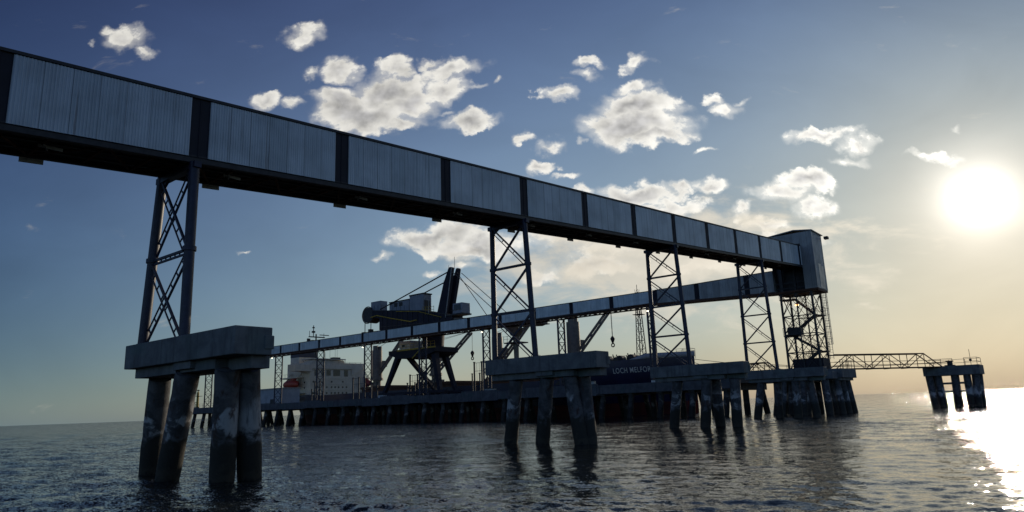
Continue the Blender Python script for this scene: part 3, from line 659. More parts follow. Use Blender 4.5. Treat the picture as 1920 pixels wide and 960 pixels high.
# ------------------------------------------------------------------ far gallery
def gallery_far():
    g = thing('conveyor_gallery', 'level far conveyor gallery running left from the transfer tower along the wharf', 'conveyor gallery', 82.5, 0, 0)
    Z0, H, Wd = 17.15, 1.8, 2.1
    fr = [22.4+7.8*k for k in range(19)]; fr[0] = 22.4
    sp = [(4.0, 16.35, 19.2), (8.1, 16.5, 19.15), (15.6, 16.78, 19.03), (22.4, 17.0, 18.97)]
    def near_wall(t0, t1, zb0, zb1, zt0, zt1):
        mb = MB(); B = .38
        f = lambda A, C: (lambda u: A+(C-A)*(u-t0)/(t1-t0))
        corr(mb, t0+B, t1-B, f(zb0, zb1), f(zt0, zt1), .25, .03, lambda u, o, z: (o, u, z)); return mb
    mb = near_wall(0, 7.8, Z0, Z0, Z0+H, Z0+H); p0 = mb.build('wall_panel', 'cladding_blue_t', g)
    first = True
    for f in fr[:-1]:
        o = p0 if first else p0.copy()
        if not first: col.objects.link(o); o.parent = g
        o.location = (0, f, 0); first = False
    mb = MB(); corr(mb, .38, 7.42, lambda u: Z0, lambda u: Z0+H, .5, .03, lambda u, o, z: (Wd-o, u, z)); p1 = mb.build('wall_panel', 'cladding_blue_t', g); first = True
    for f in fr[:-1]:
        o = p1 if first else p1.copy()
        if not first: col.objects.link(o); o.parent = g
        o.location = (0, f, 0); first = False
    for (a, b) in zip(sp[:-1], sp[1:]):
        near_wall(a[0], b[0], a[1], b[1], a[2], b[2]).build('wall_panel', 'cladding_grey', g)
        mb = MB(); mb.hexa([(Wd, a[0], a[1]), (Wd+.05, a[0], a[1]), (Wd+.05, b[0], b[1]), (Wd, b[0], b[1]), (Wd, a[0], a[2]), (Wd+.05, a[0], a[2]), (Wd+.05, b[0], b[2]), (Wd, b[0], b[2])]); mb.build('wall_panel', 'cladding_grey', g)
    def post(t, zb, zt):
        mb = MB(); mb.box(.05, .1, t-.36, t+.36, zb, zt); mb.bar((.02, t, zb), (.02, t, zt), .07); mb.build('frame_band', 'dark_band', g)
        mb = MB(); mb.box(Wd-.1, Wd-.05, t-.36, t+.36, zb, zt); mb.build('frame_band', 'dark_band', g)
    for f in fr[1:]: post(f, Z0, Z0+H)
    for s in sp[1:]: post(s[0], s[1], s[2])
    mb = MB(); T1 = fr[-1]
    mb.box(-.08, Wd+.08, 22.4, T1, Z0+H+.003, Z0+H+.1)
    for a, b in zip(sp[:-1], sp[1:]): mb.hexa([(-.08, a[0], a[2]+.01), (Wd+.08, a[0], a[2]+.01), (Wd+.08, b[0]-.003, b[2]+.01), (-.08, b[0]-.003, b[2]+.01), (-.08, a[0], a[2]+.1), (Wd+.08, a[0], a[2]+.1), (Wd+.08, b[0]-.003, b[2]+.1), (-.08, b[0]-.003, b[2]+.1)])
    mb.build('roof', 'dark_steel', g)
    mb = MB(); mb.box(.12, Wd-.12, 22.4, T1, Z0-.1, Z0-.02); mb.box(-.05, .12, 22.4, T1, Z0-.55, Z0-.35); mb.box(-.05, .1, 22.4, T1, Z0-.14, Z0-.0); mb.box(Wd-.12, Wd+.05, 22.4, T1, Z0-.55, Z0-.35)
    t = 22.4
    while t < T1-1.9:
        for x in (.03, Wd-.03): mb.bar((x, t, Z0-.4), (x, t+.98, Z0-.1), .09); mb.bar((x, t+.98, Z0-.1), (x, t+1.95, Z0-.4), .09)
        mb.bar((0, t, Z0-.45), (Wd, t, Z0-.45), .12); t += 1.95
    for a, b in zip(sp[:-1], sp[1:]): mb.hexa([(0, a[0], a[1]-.3), (Wd, a[0], a[1]-.3), (Wd, b[0]-.003, b[1]-.3), (0, b[0]-.003, b[1]-.3), (0, a[0], a[1]), (Wd, a[0], a[1]), (Wd, b[0]-.003, b[1]), (0, b[0]-.003, b[1])])
    mb.build('floor_truss', 'rust_steel', g)
    mb = MB(); mb.box(-.35, 0.0, 28.5, 46, Z0-.28, Z0-.12); mb.build('cable_tray', 'dark_steel', g)
gallery_far()

def far_trestles():
    lab = {24: 'far-gallery trestle partly hidden by the third near trestle', 41: 'slim far-gallery trestle right of the second near trestle', 58: 'slim far-gallery trestle left of the second near trestle, with a lit lamp on top',
           75: 'far-gallery trestle in front of the shiploader', 92: 'slim far-gallery trestle beside the left ship crane column', 109: 'slim far-gallery trestle in front of the ship bridge house',
           126: 'slim far-gallery trestle beside the white shed', 143: 'far-gallery trestle hidden behind the nearest pier', 160: 'farthest far-gallery trestle, seen between the piles of the nearest pier'}
    proto = None
    for t, l in lab.items():
        if proto is None:
            g = proto = thing('lattice_trestle', l, 'steel trestle', 82.5, t, 5.1, 'slim trestles under the far gallery')
            h = 11.5; Wd = 2.1
            for x in (.12, Wd-.12): mb = MB(); mb.tube((x, 0, 0), (x, 0, h), .17, 10); mb.build('leg', 'navy_steel', g)
            mb = MB(); n = 6; s = h/n
            for i in range(n):
                mb.bar((.12, 0, i*s), (Wd-.12, 0, (i+1)*s), .1); mb.bar((Wd-.12, 0, i*s), (.12, 0, (i+1)*s), .1); mb.bar((.12, 0, (i+1)*s-.1), (Wd-.12, 0, (i+1)*s-.1), .1)
            mb.build('bracing', 'navy_steel', g)
        else:
            g = copy_tree(proto); g.location = G(82.5, t, 5.1); g['label'] = l
far_trestles()

# ------------------------------------------------------------------ wharf
def wharf():
    g = thing('wharf', 'long dark concrete wharf on rows of piles under the far gallery', 'wharf', 80, 0, 0)
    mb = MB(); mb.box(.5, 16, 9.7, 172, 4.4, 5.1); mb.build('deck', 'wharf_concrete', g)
    mb = MB(); rs = random.Random(3); t = 9.7
    while t < 171:
        w = rs.choice((3.0, 5.7, 5.7, 8.5)); o = rs.choice((0, .05, .12)); hh = rs.choice((0, 0, .12, .2))
        mb.box(-o, .497, t, min(t+w, 172), 3.75-hh, 5.1+rs.choice((0, 0, 0, .25))); t += w
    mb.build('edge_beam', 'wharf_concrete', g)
    bents = []
    t = 12.0
    while t < 171: bents.append(t); t += 5.0
    mb = MB()
    for t in bents: mb.box(.6, 15.6, t-.45, t+.45, 3.5, 4.397)
    mb.build('cross_beam', 'wharf_concrete', g)
    p = {}
    for i, t in enumerate(bents):
        for k, (x, bx, dt) in enumerate(((1.3, .9, .35), (8, 8, 0), (14.5, 15.2, -.3))):
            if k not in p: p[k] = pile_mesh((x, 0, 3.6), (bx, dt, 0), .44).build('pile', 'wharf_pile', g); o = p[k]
            else: o = p[k].copy(); col.objects.link(o); o.parent = g
            o.location = (0, t, 0)
    mb = MB()
    for z in (5.6, 6.1): mb.bar((.15, 146, z), (.15, 171.8, z), .05)
    for k in range(14): mb.bar((.15, 146+k*1.98, 5.1), (.15, 146+k*1.98, 6.1), .05)
    for z in (5.6, 6.1): mb.bar((15.8, 12, z), (15.8, 30, z), .05)
    mb.build('railing', 'dark_steel', g)
wharf()
# pale boxes and stuff on the wharf edge
def small_box(t, w, h, d, m, label, name='equipment_box', cat='box', a=80.3, z=5.1):
    g = thing(name, label, cat, a, t, z)
    mb = MB(); mb.box(0, d, 0, w, 0, h); mb.build('body', m, g, .02)
    mb = MB(); mb.box(-.05, d+.05, -.05, w+.05, h+.002, h+.07); mb.build('lid', 'dark_steel', g)
small_box(54.0, 1.9, .5, 1.0, 'galvanised', 'pale box on the wharf edge behind the left end of the second pier')
small_box(33.0, .5, .7, .6, 'galvanised', 'small post box on the wharf edge below the ship bow')
small_box(20.5, 2.5, .32, 1.0, 'pale_panel', 'low pale slab on the wharf edge right below the third trestle')
small_box(83.2, 1.6, .5, 1.0, 'shed_white', 'pale box on the wharf edge below the shiploader')

def shed():
    g = thing('shed', 'white flat-roofed shed on the wharf between the nearest pier and the ship stern', 'shed', 86, 128, 5.1)
    mb = MB(); corr(mb, 0, 12, lambda u: .4, lambda u: 3.7, .3, .04, lambda u, o, z: (o, u, z)); mb.box(.03, 5, 0, 12, .0, 3.7); mb.build('wall', 'shed_white', g)
    mb = MB(); mb.box(-.2, 5.2, -.2, 12.2, 3.703, 4.0); mb.build('roof', 'galvanised', g)
    mb = MB(); mb.box(-.09, -.045, 3.6, 5.1, .0, 1.3); mb.build('door', 'dark_steel', g)
    mb = MB(); mb.box(-.02, 0.02, 0.0, 12, 0, .4); mb.build('plinth', 'concrete', g)
shed()

def pole_frame(t, w, h, label, a=88.5, n=3, short=True):
    g = thing('pole_frame', label, 'steel frame', a, t, 5.1, 'upright pole frames along the wharf')
    hh = h
    for i in range(n):
        y = w*i/(n-1); mb = MB(); mb.tube((0, y, 0), (0, y, hh), .17, 10); mb.tube((0, y, hh), (0, y, hh+.12), .26, 10); mb.build('post', 'dark_steel', g)
        if short:
            mb = MB(); mb.tube((-1.2, y-.5, 0), (-1.2, y-.5, hh*.62), .14, 8); mb.tube((-1.2, y-.5, hh*.62), (-1.2, y-.5, hh*.62+.12), .24, 8); mb.build('post', 'dark_steel', g)
    mb = MB()
    for z in (hh*.98, hh*.72, hh*.35): mb.bar((0, 0, z), (0, w, z), .07)
    for i in range(1, 3*(n-1)): 
        y = w*i/(3*(n-1)); 
        if i % 3: mb.bar((0, y, 0), (0, y, hh*.98), .04)
    mb.build('rail', 'dark_steel', g)
pole_frame(61.8, 3.9, 6.0, 'three-post steel frame on the wharf right of the shiploader leg')
pole_frame(79.6, 4.6, 4.6, 'three-post steel frame on the wharf behind the left shiploader legs')
pole_frame(99.2, 4.2, 5.0, 'tall post frame on the wharf in front of the ship bridge house', short=False)
pole_frame(94.9, 1.6, 3.6, 'short two-post frame on the wharf right of the ship bridge house', n=2, short=False)
pole_frame(116, 2.0, 4.9, 'two-post frame on the wharf below the red lifeboat', n=2)

def nav_post():
    g = thing('beacon_post', 'yellowish beacon post with a small platform at the far left of the wharf', 'beacon', 86, 173.4-.5, 5.1)
    g.location = G(86, 170.5, 5.1)
    mb = MB(); mb.tube((0, 0, 0), (0, 0, 4.6), .38, 12, .3); mb.tube((0, 0, 4.6), (0, 0, 5.3), .15, 8); mb.build('post', 'yellow_paint', g)
    mb = MB(); mb.box(-.7, .7, -1.3, .6, 3.4, 3.5)
    for y in (-1.25, -.3, .55): mb.bar((-.65, y, 3.5), (-.65, y, 4.4), .05)
    mb.bar((-.65, -1.25, 4.4), (-.65, .55, 4.4), .05); mb.box(-.3, .3, -.3, .3, 5.0, 5.2)
    mb.build('platform', 'dark_steel', g)
nav_post()
footbridge('low truss walkway at the far left end of the wharf, seen between the nearest piles', G(86, 171.5, 5.2), G(88, 190, 5.2), 1.7, 7, True)
def winch_house():
    g = thing('winch_house', 'dark winch house at the foot of the farthest trestle', 'winch house', 84.8, 153, 5.1)
    mb = MB(); mb.box(0, 3, 0, 6, 0, 2.4); mb.build('body', 'dark_band', g, .04)
    mb = MB()
    for z in (2.9, 3.4): mb.bar((0, 0, z), (0, 9, z), .06)
    for k in range(7): mb.bar((0, k*1.5, 0), (0, k*1.5, 3.4), .06)
    mb.build('railing', 'dark_steel', g)
winch_house()

# ------------------------------------------------------------------ ship
T0, T1, AC = 29.6, 152.0, 110.0
def hb(s, z):
    """half breadth at s metres behind the stem, height z"""
    full = 12.0; Lb = 25.0 + max(0, (7-z))*1.2
    k = min(max(s - max(0, (9.0-z))*.38, 0), Lb)/Lb
    b = full*(1-(1-k)**2.1)
    e = (T1-T0)-s
    cut = max(0, (4.2-z))*1.9
    if e < 18+cut: b *= max(0.0, 1-max(0, (18+cut-e)/(18+cut))**2.2)
    return b
def decktop(s):
    if s < 17: return 10.05 + .35*(1-s/17)
    if s < 18: return 7.6+2.4*(18-s)
    return 7.15 if s < 105 else 7.5
def ship():
    g = thing('cargo_ship', 'blue hulled cargo ship with cream bridge house moored behind the wharf', 'ship', AC, T0, 0)
    def hull(z0, z1f, name, m, nz):
        mb = MB(); ss = [0, .4, 1, 2, 3.5, 5, 7, 9, 11, 13, 15, 17, 18, 21, 25, 30]+list(range(40, 101, 10))+[105, 108, 111, 113, 115, 117, 119, 120.5, 121.6, 122.4]
        for sg in (-1, 1):
            vs = []
            for s in ss:
                zt = z1f(s)
                for j in range(nz+1): z = z0+(zt-z0)*j/nz; vs.append((sg*hb(s, z), s, z))
            mb.add(vs, [(i*(nz+1)+j, (i+1)*(nz+1)+j, (i+1)*(nz+1)+j+1, i*(nz+1)+j+1) for i in range(len(ss)-1) for j in range(nz)], True)
        return mb
    mb = hull(2.3, decktop, 'hull', 'hull_blue', 8); mb.build('hull', 'hull_blue', g)
    hull(-1.5, lambda s: 2.3, 'boot', 'boot_red', 6).build('boot_topping', 'boot_red', g)
    mb = MB()
    ss = [0.2, 2, 5, 9, 13, 17]
    vs = [(-hb(s, 9.8)+.05, s, 9.0) for s in ss]+[(hb(s, 9.8)-.05, s, 9.0) for s in ss]; n = len(ss)
    mb.add(vs, [(i, i+1, n+i+1, n+i) for i in range(n-1)])
    mb.box(-11.8, 11.8, 17.4, 120, 6.2, 6.9); mb.box(-11.5, 11.5, 17.2, 17.4, 6.5, 9.0); mb.build('deck', 'dark_steel', g)
    # grey bulwark round the forecastle
    mb = MB()
    for sg in (-1, 1):
        pts = [0, 1, 2.5, 4.5, 7, 9.5]; vs = []
        for s in pts:
            h = .95 if s < 7 else .95*(9.5-s)/2.5
            z0 = decktop(s)+.0; b = hb(s, 10)+.02
            vs += [(sg*b, s, z0), (sg*(b+.05), s, z0+h)]
        mb.add(vs, [(2*i, 2*i+2, 2*i+3, 2*i+1) for i in range(len(pts)-1)], True)
    so_ = mb.build('bow_bulwark', 'shed_white', g); sm = so_.modifiers.new('thick', 'SOLIDIFY'); sm.thickness = .12
    mb = MB()
    for sg in (-1, 1):
        pts = [9.5, 11, 12.5, 14, 15.5, 17]
        for a, b in zip(pts[:-1], pts[1:]):
            for z in (10.5, 10.95): mb.bar((sg*hb(a, 10), a, z), (sg*hb(b, 10), b, z), .05)
        for a in pts: mb.bar((sg*hb(a, 10), a, 10), (sg*hb(a, 10), a, 10.95), .05)
    for a, b in ((.4, 3), ): 
        for z in (11.5, 11.9): mb.bar((-1.2, .3, z), (-1.2, 3.0, z), .05); mb.bar((1.2, .3, z), (1.2, 3, z), .05); mb.bar((-1.2, .3, z), (1.2, .3, z), .05)
        for (x, y) in ((-1.2, .3), (-1.2, 1.6), (-1.2, 3), (1.2, .3), (1.2, 1.6), (1.2, 3)): mb.bar((x, y, 10), (x, y, 11.9), .05)
    mb.build('bow_railing', 'dark_steel', g)
    rs = random.Random(5)
    for k in range(9):
        mb = MB(); y = rs.uniform(7, 16); x = -rs.uniform(1, 7); mb.tube((x-.6, y, 10.4), (x+.8, y, 10.4), rs.uniform(.5, .95), 12)
        mb.box(x-.5, x+.6, y-.7, y+.7, 9.0, 10.2); mb.bar((x, y+.5, 10), (x, y+.9, 11.5), .15); mb.build('windlass', 'dark_steel', g)
    # foremast
    mb = MB(); H0, H1 = 9.2, 24.0; y = 11.0
    for dx_, dy_ in ((-.5, -.5), (.5, -.5), (.5, .5), (-.5, .5)): mb.bar((dx_*1.5, y+dy_*1.5, H0), (dx_*.55, y+dy_*.55, H1), .13)
    for k in range(9):
        z = H0+k*1.7; s = .75-.05*k
        for (p, q) in (((-s, -s), (s, -s)), ((s, -s), (s, s)), ((s, s), (-s, s)), ((-s, s), (-s, -s))): mb.bar((p[0], y+p[1], z), (q[0], y+q[1], z), .07); mb.bar((p[0], y+p[1], z), (q[0]*.93, y+q[1]*.93, z+1.7), .06)
    mb.box(-.9, .9, y-.9, y+.9, 19.4, 19.5); mb.bar((0, y, H1), (0, y, H1+1.5), .08); mb.build('foremast', 'dark_steel', g)
    # hatches
    for (a, b) in ((19.5, 26), (33, 44.5), (55, 66), (76, 87)):
        mb = MB(); mb.box(-8.5, 8.5, a, b, 6.9, 8.0); mb.box(-8.8, 8.8, a-.2, b+.2, 8.003, 8.5)
        for k in range(7): y = a+(b-a)*k/6; mb.box(-8.6, 8.6, y-.08, y+.08, 8.503, 8.65)
        mb.build('hatch_cover', 'rust_steel', g)
    # bridge house: front wall at s=109.6
    F = 108.2; xa, xb = -9.3, 4.6
    mb = MB(); mb.box(xa, 9.3, F, F+11, 6.9, 16.4); mb.build('bridge_house', 'cream_paint', g, .05)
    mb = MB(); mb.box(-14.2, 8.6, F-.35, F+3.2, 14.6, 15.7); mb.box(-14.2, -9, F-.35, F+2.2, 13.9, 14.6); mb.prism([(-9.3, 13.4), (-11.6, 13.9), (-9.3, 13.9)], F+.2, F+2.5, 1)
    mb.prism([(8.6, 14.6), (8.6, 15.7), (4.6, 15.7), (4.6, 12.9)], F-.3, F+2.0, 1)
    mb.build('bridge_wings', 'cream_paint', g, .04)
    mb = MB(); mb.box(-8.0, 2.4, F+.6, F+5, 16.403, 17.1)
    for k in range(12): x = -8+k*.95; mb.bar((x, F+.2, 16.4), (x, F+.2, 17.3), .12)
    mb.box(-8.6, 2.6, F, F+5.4, 17.3, 17.55); mb.build('monkey_island', 'cream_paint', g)
    for (x0, x1, z0, z1) in ((-7.9, -6.8, 12.7, 14.35), (-5.6, -4.6, 12.7, 14.3), (-4.0, -2.6, 12.8, 14.3), (-1.7, .6, 12.7, 14.4), (2.0, 3.3, 12.6, 14.4)):
        mb = MB(); mb.box(x0, x1, F-.06, F-.004, z0, z1)
        f = mb.build('window', 'glass_dark', g); mb = MB(); mb.box(x0-.12, x1+.12, F-.05, F-.003, z0-.14, z0-.01); mb.build('sill', 'cream_paint', f)
    mb = MB()
    for zz in (8.75, 10.3, 11.9): mb.box(xa-.12, xb+.12, F-.12, F-.003, zz, zz+.12)
    mb.bar((xa-.1, F-.2, 15.75), (xb, F-.2, 15.75), .1)
    for k in range(12): x = -13.8+k*1.95; mb.bar((x, F-.25, 15.7), (x, F-.25, 16.6), .07)
    mb.bar((-14.0, F-.25, 16.6), (8.4, F-.25, 16.6), .07)
    mb.build('deck_ledge', 'cream_paint', g)
    for z in (11.1, 9.6, 8.0, ):
        for x in (-8.2, -6.9, -5.1, -3.8, -2.2, -1.0, .2, 1.6, 2.9):
            if (z == 11.1 and x in (-6.9, -3.8, -1.0, .2, 2.9)) or (z == 9.6 and x in (-8.2, -5.1)): continue
            mb = MB(); mb.tube((x, F-.05, z), (x, F-.004, z), .3, 10); mb.build('porthole', 'glass_dark', g)
    for z in (11.0, 9.5, 8.0):
        for y in (2.5, 5.5, 8.5):
            mb = MB(); mb.tube((-9.35, F+y, z), (-9.304, F+y, z), .24, 10); mb.build('porthole', 'glass_dark', g)
    mb = MB(); mb.box(-11.4, -9.303, F+3.0, F+11.5, 12.2, 12.5); mb.box(-11.6, -9.303, F+2.0, F+12, 8.0, 8.2)
    for y in range(0, 10, 2): mb.bar((-11.3, F+3+y, 12.5), (-11.3, F+3+y, 13.4), .06)
    mb.bar((-11.3, F+3, 13.4), (-11.3, F+11.4, 13.4), .06)
    mb.build('side_gallery', 'cream_paint', g)
    mb = MB(); mb.box(-12.0, 12.0, F+9, F+13.5, 6.9, 8.2); mb.box(-9, 9, F+11, F+13.3, 8.2, 10.6); mb.build('poop_house', 'cream_paint', g)
    mb = MB(); mb.prism([(-7.2, F+8.5), (-2.2, F+8.5), (-2.0, F+12.8), (-7.2, F+12.8)], 16.4, 18.4, 2); mb.build('funnel', 'cream_paint', g)
    mb = MB(); mb.prism([(-7.25, F+8.45), (-2.15, F+8.45), (-1.95, F+12.85), (-7.25, F+12.85)], 18.403, 21.4, 2); mb.build('funnel_top', 'hull_blue', g)
    mb = MB(); mb.ring((-5.6, F+8.4, 17.5), .42, .07, 16, 1); mb.build('funnel_emblem', 'dark_steel', g)
    # radar mast
    mb = MB(); x = -5.6; y = F+3.0
    mb.tube((x, y, 17.5), (x, y, 24.6), .32, 10, .18); mb.box(x-2.3, x+2.8, y-.3, y+.3, 23.6, 23.85); mb.box(x-1.6, x+2.0, y-.5, y+.5, 22.6, 22.8)
    mb.bar((x-2.2, y, 23.7), (x-2.2, y, 25.4), .1); mb.bar((x+2.6, y, 23.7), (x+2.6, y, 24.9), .08); mb.bar((x-.9, y, 23.8), (x-.9, y, 27.0), .16); mb.box(x-1.3, x-.5, y-.3, y+.3, 24.9, 25.4); mb.box(x-1.2, x-.6, y-.2, y+.2, 26.2, 26.5)
    mb.bar((x-1.6, y, 22.6), (x, y, 20.9), .14); mb.bar((x+2, y, 22.6), (x, y, 20.9), .14); mb.box(x-2.9, x-2.0, y-.2, y+.2, 21.5, 23.2); mb.box(x+1.2, x+4.3, y-.12, y+.12, 24.3, 24.5)
    mb.build('radar_mast', 'dark_steel', g)
    mb = MB()
    for (xx, z) in ((-1.5, 21), (0.3, 22.2), (1.0, 20.3), (-3, 19.5)): mb.bar((xx, F+2, 17.5), (xx, F+2, z), .05)
    mb.box(-.6, 1.8, F+1.5, F+3, 17.6, 18.1); mb.build('aerials', 'dark_steel', g)
    # deck cranes
    def crane(s, top, jib, r, hook=None, jz=0):
        mb = MB(); mb.tube((0, s, 6.9), (0, s, 10.6), r*.8, 18); mb.tube((0, s, 10.6), (0, s, 11.2), r*1.25, 18); mb.tube((0, s, 11.2), (0, s, top-1.0), r*1.05, 18, r)
        mb.tube((-.6, s, top-1.0), (-.6, s, top+.2), r*.5, 12); mb.tube((.9, s, top-1.0), (.9, s, top+.1), r*.42, 12); mb.box(.6, r+1.1, s-1.2, s-.2, 14.2, 15.8)
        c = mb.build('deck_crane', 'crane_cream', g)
        (dx_, dy_, dz_, z0) = jib
        mb = MB()
        for e in (-.8, .8):
            p = Vector((e*.3, s-r*.8, z0+e*.9)); q = Vector((dx_, s+dy_, z0+dz_+e*.55)); mb.bar(p, q, .38, .42)
        for k in (.12, .4, .68, .92):
            a_ = Vector((-.24, s-r*.8, z0-.72)).lerp(Vector((dx_, s+dy_, z0+dz_-.44)), k); b_ = Vector((.24, s-r*.8, z0+.72)).lerp(Vector((dx_, s+dy_, z0+dz_+.44)), k); mb.bar(a_, b_, .25)
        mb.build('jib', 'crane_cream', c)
        mb = MB(); tip = Vector((dx_, s+dy_, z0+dz_)); mb.tube(Vector((-.6, s, top)), tip, .045, 5); mb.tube(Vector((.9, s, top)), tip, .045, 5)
        if hook:
            mb.tube(tip+Vector((-.25, -.25, 0)), Vector((dx_-.1, s+dy_-.1, hook)), .045, 5); mb.tube(tip+Vector((.4, .3, 0)), Vector((dx_+.1, s+dy_+.1, hook)), .045, 5)
            mb.tube((dx_, s+dy_, hook-.9), (dx_, s+dy_, hook), .16, 10, .5); mb.tube((dx_, s+dy_, hook), (dx_, s+dy_, hook+.5), .5, 10, .2); mb.ring((dx_, s+dy_, hook-1.3), .35, .12, 12, 0)
        mb.build('hook_rig', 'dark_steel', c)
    crane(91.2, 19.6, (0, -13.5, 11.3, 12.6), 1.35)
    crane(68.8, 19.2, (0, -12.5, 8.5, 12.0), 1.3, 15.3)
    crane(48.4, 19.3, (0, -11.0, 9.5, 12.4), 1.25)
    crane(27.0, 20.6, (0, -9.6, 8.6, 12.9), 1.4, 15.2)
    mb = MB(); mb.box(-1.5, 1.5, 46.2, 50, 6.9, 9.6); mb.build('mast_house', 'crane_cream', g)
    mb = MB(); mb.box(-1.2, 1.2, 67, 71, 6.9, 9.6); mb.build('mast_house', 'crane_cream', g)
    # name on the bow, laid on the hull plating
    fc = bpy.data.curves.new('name', 'FONT'); fc.body = 'LOCH MELFORT'; fc.size = 1.38; fc.space_character = 1.12; fc.offset = 0.012
    fo = bpy.data.objects.new('name', fc); col.objects.link(fo); bpy.context.view_layer.update()
    dg = bpy.context.evaluated_depsgraph_get(); me = bpy.data.meshes.new_from_object(fo.evaluated_get(dg)); bpy.data.objects.remove(fo)
    import bmesh
    bm = bmesh.new(); bm.from_mesh(me)
    bmesh.ops.triangulate(bm, faces=bm.faces); bmesh.ops.subdivide_edges(bm, edges=[e for e in bm.edges if e.calc_length() > .5], cuts=2)
    xs_ = [v.co.x for v in bm.verts]; xmn, xmx = min(xs_), max(xs_); S0, S1 = 12.3, 5.8
    for v in bm.verts:
        u = (v.co.x-xmn)/(xmx-xmn); s = S0+(S1-S0)*u; z = 7.75+v.co.y*1.0+u*.15
        v.co = Vector((-hb(s, z)-.06, s, z))
    bm.to_mesh(me); bm.free(); me.materials.clear(); me.materials.append(MATS['white_letter'])
    o = bpy.data.objects.new('ship_name', me); col.objects.link(o); o.parent = g; o['label'] = 'white block capitals LOCH MELFORT on the bow'
ship()
def lifeboat(a, t, z, label):
    g = thing('lifeboat', label, 'lifeboat', a, t, z, 'enclosed lifeboats of the ship')
    mb = MB(); n = 12; m = 10; vs = []
    for i in range(n+1):
        y = -3.4+6.8*i/n; k = max(0.02, 1-abs(y/3.4)**2.4)
        for j in range(m): an = 2*math.pi*j/m; vs.append((1.35*k**.5*math.cos(an), y, 1.3*k**.4*math.sin(an)*(1.0 if math.sin(an) > 0 else .8)))
    mb.add(vs, [(i*m+j, i*m+(j+1) % m, (i+1)*m+(j+1) % m, (i+1)*m+j) for i in range(n) for j in range(m)], True); mb.build('hull', 'boat_orange', g)
    mb = MB(); mb.box(-.6, .6, -1.8, -.6, 1.1, 1.7); mb.build('cockpit', 'boat_orange', g)
    mb = MB()
    for y in (-2.4, 2.4): mb.bar((0, y, 1.0), (1.6 if a < AC else -1.6, y, 3.2), .18); mb.bar((1.6 if a < AC else -1.6, y, 3.2), (2.2 if a < AC else -2.2, y, -1.6), .22)
    mb.build('davit', 'cream_paint', g)
lifeboat(98.6, 143.5, 10.5, 'red-orange lifeboat hanging at the left side of the ship bridge house')
lifeboat(119.9, 139.0, 10.6, 'orange lifeboat hanging at the right side of the ship bridge house')

# mooring lines
def rope(p, q, sag, label):
    mb = MB(); p = Vector(p); q = Vector(q); n = 14
    org = p.copy(); pts = [p.lerp(q, i/n)-Vector((0, 0, sag*4*(i/n)*(1-i/n)))-org for i in range(n+1)]
    mb.line(pts, .05, 6); o = mb.build('mooring_line', 'rope', None); o.location = org; tag(o, label, 'rope', 'mooring lines from the ship bow')
rope(G(109.6, 29.9, 9.9), G(103.4, -12.0, 6.4), 1.1, 'upper thin mooring line from the ship bow to the dolphin')
rope(G(109.2, 30.1, 9.5), G(84.5, 4.8, 5.6), .9, 'lower thin mooring line from the ship bow to the tower platform')

